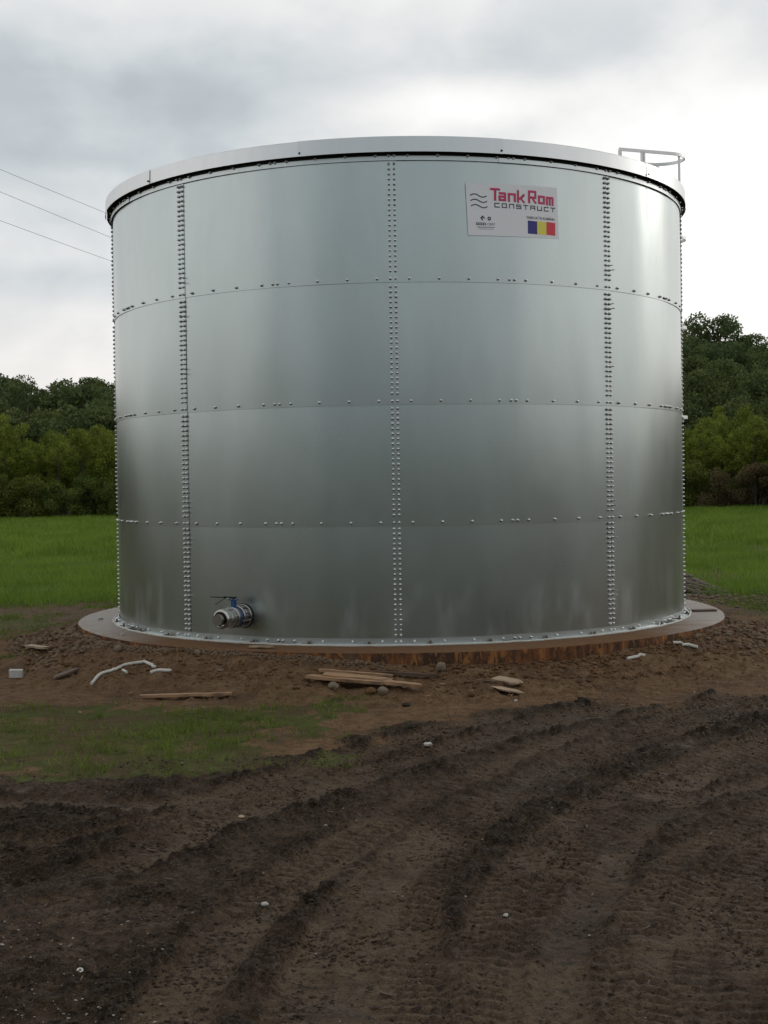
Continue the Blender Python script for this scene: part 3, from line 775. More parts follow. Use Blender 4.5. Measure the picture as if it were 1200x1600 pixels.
def quad(mb, pts, lift): mb.add([s2c(px2s(*p)[0]/SW, px2s(*p)[1]/SH, lift) for p in pts], [tuple(range(len(pts)))])
quad(mb, [(742, 355.6), (756, 355.6), (756, 351.8), (742, 351.8)], .0012)
mb.build('badge_bar', M['inkblack'], sign)
textmesh('CERT', 758, 770, 355.5, 352.0, M['inkblack'])
for i in range(4): 
    mb = MB(); quad(mb, [(743.6+i*3.1, 354.7), (745.2+i*3.1, 354.7), (745.2+i*3.1, 352.7), (743.6+i*3.1, 352.7)], .0020); mb.build('badge_gap', M['film'], sign)
mb = MB()
quad(mb, [(751.2, 348.8), (755, 344.4), (751.2, 340.6), (748, 344.6)][::1], .0012)
mb.build('diamond_mark', M['inkblack'], sign)
mb = MB(); quad(mb, [(751.6, 348.0), (753.6, 346.2), (751.4, 343.4)], .0020); mb.build('diamond_gap', M['film'], sign)
mb = MB(); quad(mb, [(761.2+2.7*math.cos(k*pi/7), 345.2-3.0*math.sin(k*pi/7)) for k in range(14)], .0012); mb.build('round_mark', M['inkblack'], sign)
mb = MB(); quad(mb, [(761.2+.9*math.cos(k*pi/4), 345.2-1.0*math.sin(k*pi/4)) for k in range(8)], .0020); mb.build('round_gap', M['film'], sign)
for y_, x0, x1, w_ in ((358.6, 743.5, 769.5, .9), (361.4, 746, 767.5, .5)):
    x = x0
    while x < x1:
        L = random.uniform(1.0, 2.2); mb = MB() if x == x0 else mb
        stroke(mb, [px2s(x, y_), px2s(min(x+L, x1), y_)], w_*SW/141.5, .0012, False); x += L+.5
    mb.build('tiny_print', M['inkblack'], sign)

# ---- outlet valve
VA = R_(-28.4); VZ = .575
Mx = bolt_matrix(VA, VZ, TR+.006)
def vlathe(name, prof, mt, par, n=32, **kw):
    mb = MB(); mb.lathe(prof, Mx, n, True, True); return mb.build(name, mt, par, **kw)
valve = vlathe('outlet_valve', [(.058, 0), (.058, .46)], M['steel'], tank, label='flanged outlet valve with a black lever on a blue neck')
vlathe('gasket', [(.128, 0), (.128, .014), (.06, .014)], M['rubber_and_shade'], valve)
vlathe('flange', [(.117, .014), (.120, .017), (.120, .034), (.117, .038), (.066, .038)], M['steel'], valve)
vlathe('pipe_neck', [(.085, .038), (.082, .055), (.080, .120)], M['steel'], valve)
vlathe('flange', [(.110, .118), (.113, .122), (.113, .138), (.110, .142), (.06, .142)], M['steel'], valve)
vlathe('valve_body', [(.088, .142), (.094, .146), (.098, .165), (.096, .198), (.088, .204)], M['iron'], valve)
vlathe('blue_band', [(.096, .150), (.101, .152), (.101, .166), (.096, .168)], M['blue'], valve)
vlathe('flange', [(.104, .204), (.107, .207), (.107, .226), (.103, .230), (.07, .230)], M['steel'], valve)
vlathe('adapter', [(.092, .230), (.096, .26), (.094, .31), (.088, .335)], M['steel_dark'], valve)
mb = MB(); mb.lathe([(.090, .335), (.098, .340), (.100, .352), (.098, .392), (.090, .405), (.082, .409), (.074, .404), (.071, .352), (.047, .345)], Mx, 40, False, False)
mb.build('coupling_ring', M['steel'], valve)
mb = MB(); mb.lathe([(.071, .346), (.050, .347), (.050, .362), (.034, .364), (.032, .398), (.022, .404), (.0001, .405)], Mx, 32, True, False); mb.build('plug', M['steel'], valve)
for k in range(8):
    a = 2*pi*(k+.5)/8
    mb = MB(); c_ = Mx @ Matrix.Translation((.100*math.cos(a), .100*math.sin(a), 0))
    mb.lathe([(.007, .03), (.007, .155)], c_, 8)
    for z_ in (.038, .100, .142): mb.lathe([(.0125, z_), (.0125, z_+.011)], c_, 6, sm=False)
    mb.build('stud', M['steel'], valve)
for k in range(6):
    a = 2*pi*(k+.25)/6
    mb = MB(); c_ = Mx @ Matrix.Translation((.088*math.cos(a), .088*math.sin(a), 0))
    mb.lathe([(.006, .20), (.006, .262)], c_, 8); mb.lathe([(.0125, .230), (.0125, .242)], c_, 6, sm=False); mb.lathe([(.010, .242), (.012, .262), (.004, .27)], c_, 8)
    mb.build('stud', M['steel'], valve)
def vp(x, y, z): return Mx @ Vector((x, y, z))   # x tangential, y up (or down), z outwards
yy = 1 if (Mx.to_3x3() @ Vector((0, 1, 0))).z > 0 else -1
def vP(x, up_, z): return vp(x, yy*up_, z)
mb = MB()
M3 = Mx.to_3x3()
mb.box(vP(0, .137, .173), (.040, .085, .040), M3); mb.box(vP(0, .176, .173), (.085, .010, .055), M3)
mb.tube([vP(0, .09, .173), vP(0, .20, .173)], .012, 10)
mb.build('valve_neck', M['blue'], valve, label='blue valve neck')
# lever: reaches to the left and towards the viewer, with a squeeze trigger below
ld = (Vector((-1.0, -.10, 0))).normalized()
hub = vP(0, .200, .173)
def lever_plate(p0, p1, w0, w1, th):
    d = (p1-p0).normalized(); s3 = d.cross(Vector((0, 0, 1))).normalized(); u3 = s3.cross(d)
    vs_ = [p0+s3*w0/2-u3*th/2, p0-s3*w0/2-u3*th/2, p0-s3*w0/2+u3*th/2, p0+s3*w0/2+u3*th/2,
           p1+s3*w1/2-u3*th/2, p1-s3*w1/2-u3*th/2, p1-s3*w1/2+u3*th/2, p1+s3*w1/2+u3*th/2]
    return vs_, [(0, 1, 2, 3), (7, 6, 5, 4), (0, 4, 5, 1), (1, 5, 6, 2), (2, 6, 7, 3), (3, 7, 4, 0)]
mb = MB()
mb.add(*lever_plate(hub - ld*.03, hub + ld*.10 + Vector((0, 0, .004)), .045, .04, .020))
mb.add(*lever_plate(hub + ld*.10 + Vector((0, 0, .004)), hub + ld*.235 + Vector((0, 0, .012)), .036, .024, .010))
mb.build('lever', M['black'], valve)
mb = MB(); mb.add(*lever_plate(hub + ld*.09 + Vector((0, 0, -.008)), hub + ld*.185 + Vector((0, 0, -.066)), .024, .014, .007)); mb.build('trigger', M['black'], valve)
mb = MB(); mb.lathe([(.012, 0), (.012, .010), (.0001, .012)], Matrix.Translation(hub + ld*.055 + Vector((0, -.024, -.012))) @ Matrix.Rotation(pi/2, 4, 'X'), 8); mb.build('lever_screw', M['steel'], valve)

# ---- caged ladder on the far right flank
LA = R_(110); er = Vector((math.sin(LA), -math.cos(LA), 0)); et = Vector((-math.cos(LA), -math.sin(LA), 0))  # et: towards the camera side
def lp(rho, s_, z): return er*rho + et*s_ + Vector((0, 0, z-TZ))
lad = MB()
for s_ in (-.2, .2): lad.box(lp(3.63, s_, 2.95), (.05, .022, 4.9), Matrix.Rotation(LA-pi/2, 3, 'Z'))
ladder = lad.build('ladder', M['ladder'], tank, label='galvanised caged ladder whose top hoop shows above the roof edge')
for k in range(17):
    mb = MB(); mb.tube([lp(3.63, -.2, .62+.28*k), lp(3.63, .2, .62+.28*k)], .012, 8); mb.build('rung', M['ladder'], ladder)
def flatbar(mb, pts, hgt, th, closed=False):
    L = len(pts); vs_ = []
    for i, p_ in enumerate(pts):
        a, b2 = pts[max(i-1, 0)], pts[min(i+1, L-1)]
        t_ = Vector((b2.x-a.x, b2.y-a.y, 0)).normalized(); s3 = Vector((t_.y, -t_.x, 0))
        for e, z_ in ((-1, -1), (1, -1), (1, 1), (-1, 1)): vs_.append(p_ + s3*(th/2*e) + Vector((0, 0, hgt/2*z_)))
    fs_ = [(i*4+k, i*4+(k+1) % 4, i*4+4+(k+1) % 4, i*4+4+k) for i in range(L-1) for k in range(4)]
    mb.add(vs_, fs_ + [(3, 2, 1, 0), (L*4-4, L*4-3, L*4-2, L*4-1)])
def hoop_pts(rho0, rho1, z, hw=.30):
    out = [lp(rho0, hw, z)]; cx = rho1-hw*1.12
    for k in range(19):
        a = pi/2 - pi*k/18; out.append(lp(cx + (rho1-cx)*math.cos(a), hw*math.sin(a), z))
    out.append(lp(rho0, -hw, z)); return out
for j, z in enumerate((6.215, 5.13, 3.93, 2.73)):
    mb = MB(); flatbar(mb, hoop_pts(3.60 if j else 3.02, 4.16, z), .042, .012); mb.build('cage_hoop', M['ladder'], ladder)
for k, rho, s_ in ((0, 3.965, .275), (1, 4.27, 0), (2, 3.965, -.275)):
    if k == 1: continue
    mb = MB(); mb.box(lp(rho-.012, s_*.96, 4.46), (.034, .010, 3.50), Matrix.Rotation(LA-pi/2, 3, 'Z')); mb.build('cage_strap', M['ladder'], ladder)
for s_ in (.3, -.3):
    for rho in (3.035, 3.36, 3.395):
        mb = MB(); w_ = .04 if rho < 3.1 else .022
        mb.box(lp(rho, s_, 5.78), (w_, .03, .86), Matrix.Rotation(LA-pi/2, 3, 'Z')); mb.build('guard_post', M['ladder'], ladder)

# ------------------------------------------------------------------ power line
def hanging(p0, p1, sag, r, n=40):
    pts = []
    for i in range(n+1):
        u = i/n; p_ = p0.lerp(p1, u); p_.z -= sag*4*u*(1-u); pts.append(p_)
    return pts
def at_dist(px, py, D):     # point along the view ray at horizontal depth D (metres)
    r = ray(px, py); return CAMP + r*(D/r.y)
poleL = at_dist(-420, 700, 30); poleR = at_dist(430, 700, 58)
for i, (y0, y1) in enumerate(((263, 332), (298, 369.5), (343, 407))):
    sl_ = (y1-y0)/(167, 173, 175)[i]
    a = at_dist(-420, y0-420*sl_-3, 30); b2 = at_dist(430, y0+430*sl_-3, 58)
    mb = MB(); mb.tube(hanging(a, b2, .10, .01), .0065, 5)
    o = mb.build('power_line', M['wire'], None, label=('highest of the three thin wires in the sky left of the tank', 'middle one of the three thin wires in the sky left of the tank',
                 'lowest of the three thin wires in the sky left of the tank')[i], cat='wire', group='overhead wires left of the tank')
    if i == 0: tops = [a.z, b2.z]; 
for k, (pp, tz, nm) in enumerate(((poleL, tops[0], 'left'), (poleR, tops[1], 'right'))):
    root = empty('power_pole', (pp.x, pp.y, gz(pp.x, pp.y)), label='wooden power pole ' + ('out to the left of the tank' if k == 0 else 'hidden straight behind the tank'), cat='power pole', group='poles of the power line')
    mb = MB(); mb.tube([(0, 0, -.3), (0, 0, tz+.3)], [.16, .10], 12); mb.build('pole', M['bark'], root)

# ------------------------------------------------------------------ vegetation
def leaf_cloud(cents, rads, n, size, rs, flat=.75, shell=.55):
    """leaf quads spread through clumps; returns verts, faces"""
    cents = np.array(cents); rads = np.array(rads); wgt = rads**2; k = rs.choice(len(cents), n, p=wgt/wgt.sum())
    d = rs.normal(size=(n, 3)); d /= np.linalg.norm(d, axis=1)[:, None]
    rr2 = (shell + (1-shell)*rs.random(n)**.6)
    p_ = cents[k] + d*(rads[k]*rr2*(.85+.3*rs.random(n)))[:, None]*np.array((1, 1, flat))
    a = rs.normal(size=(n, 3)); a /= np.linalg.norm(a, axis=1)[:, None]
    b_ = np.cross(a, rs.normal(size=(n, 3))); b_ /= np.linalg.norm(b_, axis=1)[:, None]
    s_ = size*(.6+.8*rs.random(n))[:, None]
    v_ = np.stack([p_-a*s_*.6, p_-b_*s_*.33, p_+a*s_*.6, p_+b_*s_*.33], 1).reshape(-1, 3)
    return v_, np.arange(n*4).reshape(-1, 4)
def make_tree(seed, kind):
    """returns (trunk mesh, crown mesh); base at the origin"""
    rs = np.random.default_rng(seed); rd = random.Random(seed); mb = MB(); cents = []; rads = []
    if kind == 'hill':
        Ht = rd.uniform(7.5, 9.5); cr = Ht*.40
        mb.tube([(0, 0, -.5), (.05, .02, Ht*.3), (.1, -.1, Ht*.75)], [.22, .17, .06], 7)
        for k in range(24):
            u = rd.random()**.7; a = rd.random()*2*pi; z = Ht*(.28+.62*rd.random())
            prof_ = math.sin(min(1, (z/Ht-.12)/.88)*pi)**.55
            r_ = cr*prof_*(.35+.6*u); c_ = (r_*math.cos(a), r_*math.sin(a), z); cents.append(c_); rads.append(cr*rd.uniform(.24, .46))
            if k % 3 == 0: mb.tube([(0.05, 0, z*.55), (c_[0]*.5, c_[1]*.5, z*.8), c_], [.09, .05, .02], 5)
        v_, f_ = leaf_cloud(cents, rads, 8500, .25, rs)
    elif kind == 'young':
        Ht = rd.uniform(5.0, 6.2)
        for st in range(rd.choice((2, 3, 3))):
            a = rd.random()*2*pi; x0, y0 = .5*math.cos(a), .5*math.sin(a); lean = rd.uniform(-.5, .5)
            hs = Ht*rd.uniform(.8, 1)
            mb.tube([(x0, y0, -.2), (x0+lean*.5, y0, hs*.5), (x0+lean*1.2, y0+.1, hs*.96)], [.055, .04, .012], 6)
            for k in range(17):
                z = hs*(.22+.76*k/16); w_ = (.95-.55*abs(z/hs-.55))*rd.uniform(.5, 1.1)
                b_ = rd.random()*2*pi; c_ = (x0+lean*z/hs+w_*.75*math.cos(b_), y0+w_*.75*math.sin(b_), z)
                mb.tube([(x0+lean*.9*z/hs, y0, z-.4), c_], [.018, .006], 4)
                cents.append(c_); rads.append(rd.uniform(.28, .52))
        v_, f_ = leaf_cloud(cents, rads, 9000, .095, rs, .9, .1)
    else:
        Ht = rd.uniform(2.3, 3.4)
        for k in range(22):
            a = rd.random()*2*pi; u = rd.random()**.5; z = Ht*rd.uniform(.08, .85); w_ = 1.6*u*math.sqrt(max(.1, 1-(z/Ht)**2))
            c_ = (w_*math.cos(a), w_*math.sin(a), z); cents.append(c_); rads.append(rd.uniform(.35, .7))
            if k % 2 == 0: mb.tube([(c_[0]*.15, c_[1]*.15, -.1), (c_[0]*.6, c_[1]*.6, z*.6), c_], [.035, .02, .008], 5)
        v_, f_ = leaf_cloud(cents, rads, 8000, .10, rs, .9, .3)
    return mb.mesh('trunk'), mesh_np('crown', v_, f_)
lib = {k: [make_tree(s0+i, k) for i in range(nv)] for k, s0, nv in (('hill', 100, 5), ('young', 200, 6), ('bush', 300, 5))}
for k in lib:
    for tr_, cr_ in lib[k]: tr_.materials.append(M['bark'])
crown_cache = {}
def plant(kind, i, x, y, s_, mt, name, label, cat, group, zs=1.0):
    tr_, cr_ = lib[kind][i % len(lib[kind])]
    key = (kind, i % len(lib[kind]), mt)
    if key not in crown_cache:
        c_ = cr_.copy(); c_.materials.clear(); c_.materials.append(M[mt]); crown_cache[key] = c_
    z = gz(x, y)
    o = empty(name, (x, y, z), random.uniform(0, 6.28), label=label, cat=cat, group=group); o.scale = (s_, s_, s_*zs)
    link('trunk' if kind != 'bush' else 'stems', tr_, None, o); link('crown' if kind != 'bush' else 'foliage', crown_cache[key], None, o)
def sector(y, lo, hi): d = y-CY; return CX+math.tan(R_(lo))*d, CX+math.tan(R_(hi))*d
cnt = 0
rd = random.Random(21)
ORD = ['first', 'second', 'third', 'fourth', 'fifth', 'sixth', 'seventh', 'eighth', 'ninth', 'tenth', 'eleventh', 'twelfth', 'thirteenth', 'fourteenth', 'fifteenth', 'sixteenth', 'seventeenth']
def row_xs(y, lo, hi, side, s0, s1):
    """positions along one row, counted outwards from the tank"""
    x0, x1 = sector(y, lo, hi); xx = []; d = rd.uniform(0, s0)
    while d < x1-x0: xx.append(x1-d if side == 'left' else x0+d); d += rd.uniform(s0, s1)
    return xx
k = 0
for side, lo, hi in (('left', -19, -8.8), ('right', 8.8, 19.5)):
    for i, x in enumerate(row_xs(66.0, lo, hi, side, 1.5, 2.2)):
        y = 66.0; brown = (side == 'right' and 0.245 < (x-CX)/(y-CY) < 0.29); nm = 'brownish' if brown else 'dark green'; k += 1
        plant('bush', k, x, y+rd.uniform(-1, 1.6) if not brown else 64.6, rd.uniform(.85, 1.15), 'rust_leaf' if brown else 'bush_leaf', 'bush',
              f'{nm} rounded bush at the field edge, {ORD[i]} counting {side} from the tank', 'bush', 'bushes along the far edge of the field', rd.uniform(.8, 1.1))
    for row, y in enumerate((68.5, 70.5, 73, 76)):
        for i, x in enumerate(row_xs(y, lo, hi, side, 1.2, 1.9)):
            k += 1; yg = rd.random() < .86
            plant('young', k, x, y+rd.uniform(-.8, .8), rd.uniform(.85, 1.1)*(1 + .05*row), 'young_leaf' if yg else 'bush_leaf', 'young_tree',
                  f'{"yellow green" if yg else "dull green"} slender young tree, {ORD[i]} {side} of the tank in the {ORD[row]} row', 'tree', 'young trees behind the bushes', rd.uniform(.80, 1.08))
    y = 84.0; row = 0
    while y < 172:
        for i, x in enumerate(row_xs(y, lo+.5, hi-.5, side, 4.0, 6.0)):
            k += 1; big = rd.random() < .5
            plant('hill', k, x, y+rd.uniform(-2, 2), rd.uniform(.9, 1.08) if big else rd.uniform(.70, .88), 'hill_leaf', 'hill_tree',
                  f'{"large" if big else "smaller"} dark green hillside tree, {ORD[i]} {side} of the tank, {ORD[row]} row up the slope', 'tree', 'trees of the wooded hill', rd.uniform(.85, 1.12))
        y += 5.6; row += 1
cnt = k
print('plants', cnt)

# woods all round outside the view: these close the horizon and show in the tank's sheen
import bmesh
bmx = bmesh.new(); bmesh.ops.create_icosphere(bmx, subdivisions=2, radius=1)
iv = np.array([v.co[:] for v in bmx.verts]); jf = np.array([[v.index for v in f.verts] for f in bmx.faces]); bmx.free()
vs_, fs_ = [], []; o_ = 0; rs = np.random.default_rng(5)
for k in range(900):
    az = rs.uniform(19.5, 340.5); back = 95 < az < 265
    d = rs.uniform(75, 140) if back else rs.uniform(78, 165)
    x, y = CX + d*math.sin(R_(az)), CY + d*math.cos(R_(az))
    h_ = rs.uniform(4.5, 6.5) if not back else rs.uniform(5.0, 7.5); w_ = rs.uniform(3, 4.6)
    z = gz(x, y) + h_*.62
    nz_ = 1 + .30*(fbm(iv[:, 0]*2+k*3.1, iv[:, 1]*2+iv[:, 2]*1.7+k, 3)-.5)*2
    vs_.append(iv*nz_[:, None]*np.array((w_, w_, h_*.62)) + np.array((x, y, z))); fs_.append(jf+o_); o_ += len(iv)
wd = mesh_np('wood', np.concatenate(vs_), np.concatenate(fs_), True)
link('distant_wood', wd, M['hill_leaf'], label='dense dark green wood closing the horizon round the site', cat='wood', kind='stuff')

# ------------------------------------------------------------------ grass
def blades(n, xy, hgt, wid, name, mt, label, lean=.5):
    rs = np.random.default_rng(len(xy)); x, y = xy[:, 0], xy[:, 1]; n = len(x)
    z = H_lookup(x, y); h_ = hgt*(.5+.9*rs.random(n)); a = rs.random(n)*2*pi; w_ = wid*(.6+.8*rs.random(n))
    lx, ly = rs.normal(size=n)*lean*h_, rs.normal(size=n)*lean*h_
    v_ = np.stack([np.stack([x-np.cos(a)*w_/2, y-np.sin(a)*w_/2, z-.01], 1), np.stack([x+np.cos(a)*w_/2, y+np.sin(a)*w_/2, z-.01], 1),
                   np.stack([x+lx, y+ly, z+h_], 1)], 1).reshape(-1, 3)
    me = mesh_np(name, v_, np.arange(n*3).reshape(-1, 3)); return link(name, me, M[mt], label=label, cat='grass', kind='stuff')
rs = np.random.default_rng(77)
# tall field grass: two wedges each side of the tank
pts = []
for (ya, yb, dens) in ((4.6, 12, 420), (12, 22, 240), (22, 40, 120), (40, 67, 70)):
    for sgn in (-1, 1):
        n_ = int(dens*(yb-ya)*.23*((ya+yb)/2-CY))
        y = rs.uniform(ya, yb, n_); d = y-CY; x = CX + sgn*d*rs.uniform(.16, .39, n_); pts.append(np.stack([x, y], 1))
pts = np.concatenate(pts); _, _, tf = zones(pts[:, 0], pts[:, 1]); keep = rs.random(len(pts)) < ss(tf, .3, .95)*(0.25+.75*ss(fbm(pts[:, 0]*.6, pts[:, 1]*.6, 3, 2.0), .3, .55))
pts = pts[keep]; far = pts[:, 1] > 20
blades(0, pts[~far], .15, .016, 'field_grass', 'field_blade', 'bright green meadow grass directly behind the tank', .35)
blades(0, pts[far], .24, .045, 'field_grass', 'field_blade', 'bright green meadow grass reaching back to the trees', .30)
# short turf by the mud
pts = np.stack([rs.uniform(-6.5, 6, 330000), rs.uniform(-8.2, 4.8, 330000)], 1)
_, _, tf = zones(pts[:, 0], pts[:, 1]); rr2 = np.hypot(pts[:, 0], pts[:, 1])
cl_ = ss(fbm(pts[:, 0]*2.2, pts[:, 1]*2.2, 3, 4.0), .34, .60); cl2 = ss(fbm(pts[:, 0]*9, pts[:, 1]*9, 2, 4.0), .3, .6)
keep = (rs.random(len(pts)) < np.clip(tf, 0, 1)**1.3*(.08+.92*cl_)*(.1+.9*cl2)) & (rr2 > 4.5)
blades(0, pts[keep], .055, .0085, 'turf', 'lawn_blade', 'short worn grass in patches beside the mud', .6)

# ------------------------------------------------------------------ stones, clods, gravel
bmx = bmesh.new(); bmesh.ops.create_icosphere(bmx, subdivisions=1, radius=1)
iv1 = np.array([v.co[:] for v in bmx.verts]); jf1 = np.array([[v.index for v in f.verts] for f in bmx.faces]); bmx.free()
def scatter(name, xy, s0, s1, mt, label, cat, flat=.6, sink=.3, smooth=False, pw=2.0):
    rs = np.random.default_rng(len(xy)+3); n_ = len(xy)
    if n_ == 0: return
    z = H_lookup(xy[:, 0], xy[:, 1]); s_ = s0+(s1-s0)*rs.random(n_)**pw
    jit = 1+.75*(rs.random((n_, len(iv1), 1))-.5)
    s_ = s_*1.05
    sc3 = np.stack([s_*(.7+1.1*rs.random(n_)**2), s_*(.6+.5*rs.random(n_)), s_*flat*(.7+.6*rs.random(n_))], 1)
    v_ = iv1[None]*jit*sc3[:, None, :]; a = rs.random(n_)*2*pi; ca, sa = np.cos(a)[:, None], np.sin(a)[:, None]
    X = v_[..., 0]*ca - v_[..., 1]*sa + xy[:, 0:1]; Y = v_[..., 0]*sa + v_[..., 1]*ca + xy[:, 1:2]; Z = v_[..., 2] + (z + s_*flat*(1-sink*2))[:, None]*1.0
    V_ = np.stack([X, Y, Z], -1).reshape(-1, 3); F_ = (jf1[None] + (np.arange(n_)*len(iv1))[:, None, None]).reshape(-1, 3)
    return link(name, mesh_np(name, V_, F_, smooth), M[mt], label=label, cat=cat, kind='stuff')
def box_pts(n_, x0, x1, y0, y1): return np.stack([rs.uniform(x0, x1, n_), rs.uniform(y0, y1, n_)], 1)
p_ = box_pts(420000, -4.8, 4.8, -12.1, -4.6)
_, md, _ = zones(p_[:, 0], p_[:, 1])
hcl = ss(fbm(p_[:, 0]*7.5, p_[:, 1]*7.5, 4, 9.9), .45, .62)*ss(fbm(p_[:, 0]*1.3, p_[:, 1]*1.3, 3, 12.2), .36, .6)
p_ = p_[rs.random(len(p_)) < md*(hcl*.5 + .03)]
scatter('mud_clods', p_, .0018, .011, 'clod', 'small dark wet clods of churned mud', 'mud', .6, .42)
p_ = box_pts(26000, -6, 6, -5.9, 0); r_ = np.hypot(p_[:, 0], p_[:, 1])
k = (rs.random(len(p_)) < np.exp(-((r_-4.25)/.42)**2)*(.25+.9*ss(fbm(p_[:, 0]*2.5, p_[:, 1]*2.5, 3, 6.6), .4, .6))) & (r_ > 4.0)
scatter('soil_clods', p_[k], .004, .026, 'soilclod', 'crumbled brown soil round the foot of the base', 'soil', .7, .25)
# wood chips and straw trodden into the soil
def chips(n_, rs, pts_, L0, L1, mt, name, label):
    V_, F_ = [], []
    for i in range(len(pts_)):
        a = rs.uniform(0, 6.28); L = rs.uniform(L0, L1); w_ = L*rs.uniform(.10, .35); z = gz2(*pts_[i]) + .006
        d = np.array((math.cos(a), math.sin(a), rs.uniform(-.15, .25))); e = np.array((-d[1], d[0], rs.uniform(-.3, .3))); c_ = np.array((pts_[i][0], pts_[i][1], z)); u_ = np.array((0, 0, w_*.4))
        k0 = len(V_)
        V_ += [c_-d*L/2-e*w_/2, c_+d*L/2-e*w_/3, c_+d*L/2+e*w_/2, c_-d*L/2+e*w_/3]; V_ += [v+u_ for v in V_[-4:]]
        F_ += [[k0+q for q in f] for f in ((0, 3, 2, 1), (4, 5, 6, 7), (0, 1, 5, 4), (1, 2, 6, 5), (2, 3, 7, 6), (3, 0, 4, 7))]
    link(name, mesh_np(name, V_, F_), M[mt], label=label, cat='wood chips', kind='stuff')
gz2 = lambda x, y: float(H_lookup(np.array([x]), np.array([y]))[0])
cp = box_pts(260, -4.6, 4.6, -5.3, -1.2); cp = cp[np.hypot(cp[:, 0], cp[:, 1]) > 4.05]
chips(0, rs, cp, .012, .06, 'wood', 'wood_chips', 'pale splinters and wood chips scattered over the brown soil')
cp = box_pts(300, -4.2, 4.2, -11.8, -5.2)
chips(0, rs, cp, .015, .05, 'oldwood', 'straw_bits', 'dark twigs and bits of straw trodden into the mud')
# pale crumbs of concrete spilt against the rim, and rubble on both shoulders
def arc_pts(n_, a0, a1, r0, r1, pw=1.0):
    a = R_(rs.uniform(a0, a1, n_)) if False else np.radians(rs.uniform(a0, a1, n_)); r = r0+(r1-r0)*rs.random(n_)**pw
    return np.stack([r*np.sin(a), -r*np.cos(a)], 1)
scatter('concrete_crumbs', arc_pts(1900, -62, -3, 3.97, 4.08, 1.6), .004, .017, 'crumb', 'grey crumbs of spilt concrete along the left front of the rim', 'rubble', .8, .2)
scatter('concrete_crumbs', arc_pts(500, 3, 60, 3.985, 4.12, 1.3), .005, .018, 'soilclod', 'brown crumbs along the right front of the rim', 'rubble', .8, .2)
scatter('rubble', arc_pts(1100, -88, -50, 4.0, 4.75, 1.7), .006, .040, 'crumb', 'pale broken rubble on the left shoulder of the mound', 'rubble', .6, .2)
scatter('rubble', arc_pts(900, 50, 84, 4.0, 4.6, 1.7), .006, .036, 'crumb', 'pale broken rubble on the right shoulder of the mound', 'rubble', .6, .2)
# white chips
p_ = np.concatenate([box_pts(420, -4, 4, -12.0, -5.0), box_pts(110, -2.0, -1.0, -11.8, -10.4), box_pts(130, -5, 5, -5.4, -4.2)])
hx = p_[(np.hypot(p_[:, 0], p_[:, 1]) > 4.1)]
scatter('white_chips', hx, .0025, .007, 'chip', 'tiny white chips and pebbles scattered over the mud', 'pebbles', .5, .3, pw=3.0)
px_ = [on_ground(x, y) for x, y in [(rs.uniform(0, 140), rs.uniform(1440, 1600)) for _ in range(38)] + [(rs.uniform(0, 260), rs.uniform(1560, 1600)) for _ in range(26)]]
scatter('white_chips', np.array([(q.x, q.y) for q in px_]), .003, .0085, 'chip', 'cluster of white chips in the mud at the lower left', 'pebbles', .45, .1)
# gravel heap and strip beyond the right shoulder
gc = on_ground(1062, 925); n_ = 900
p_ = np.stack([gc.x + rs.normal(size=n_)*.42, gc.y + .3 + rs.normal(size=n_)*.5], 1)
z0_ = .30*np.exp(-((p_[:, 0]-gc.x)/.5)**2 - ((p_[:, 1]-gc.y-.3)/.6)**2)
vs_, fs_ = [], []; 
for i in range(n_):
    s_ = rs.uniform(.025, .07); q = iv1*(1+.4*(rs.random((len(iv1), 1))-.5))*s_*np.array((1.2, .9, .7))
    vs_.append(q + np.array((p_[i, 0], p_[i, 1], z0_[i]*rs.uniform(.55, 1.0)+gz(*p_[i])))); fs_.append(jf1+i*len(iv1))
link('gravel_heap', mesh_np('gravel_heap', np.concatenate(vs_), np.concatenate(fs_)), M['heap'], label='low heap of dark broken stone beside the right edge of the tank', cat='gravel', kind='stuff')
qs = [on_ground(rs.uniform(1040, 1290), 932+rs.normal()*7) for _ in range(600)]
scatter('gravel_strip', np.array([(q.x, q.y) for q in qs]), .008, .042, 'stone', 'strip of pale gravel in the grass right of the tank', 'gravel', .6, .2)

# ------------------------------------------------------------------ debris: every piece a thing
def rough_box(L, Wd, Hh, seed, taper=0.0, seg=7, jag=.3):
    """a plank along local X with ragged ends and slightly uneven edges"""
    rd = random.Random(seed); mb = MB(); vs_ = []
    for i in range(seg+1):
        x = -L/2+L*i/seg; e = 1-(taper if i in (0, seg) else 0); k = i in (0, seg)
        for y, z in ((-1, 0), (1, 0), (1, 1), (-1, 1)):
            vs_.append((x+(rd.uniform(-jag, jag)*Wd if k else 0), y*Wd/2*e+rd.uniform(-1, 1)*.004, z*Hh+rd.uniform(-1, 1)*.002))
    fs_ = [(i*4+k, i*4+4+k, i*4+4+(k+1) % 4, i*4+(k+1) % 4) for i in range(seg) for k in range(4)]
    mb.add(vs_, fs_+[(0, 1, 2, 3), (seg*4+3, seg*4+2, seg*4+1, seg*4)]); return mb
def lay(name, mb, mt, p0, p1, lift=.004, roll=0.0, **kw):
    """lay a piece so its local X runs from ground pixel p0 to p1"""
    a, b2 = on_ground(*p0), on_ground(*p1); c_ = (a+b2)/2; d = (b2-a); o = mb.build(name, mt, None, **kw)
    c_.z = max(c_.z, gz(c_.x, c_.y), *(gz(*(a.lerp(b2, t_).xy)) for t_ in (.15, .35, .65, .85))) + lift
    q = d.to_track_quat('X', 'Z'); o.rotation_mode = 'QUATERNION'; o.rotation_quaternion = q @ Matrix.Rotation(roll, 3, 'X').to_quaternion(); o.location = c_
    return o
def plen(p0, p1): return (on_ground(*p0)-on_ground(*p1)).length
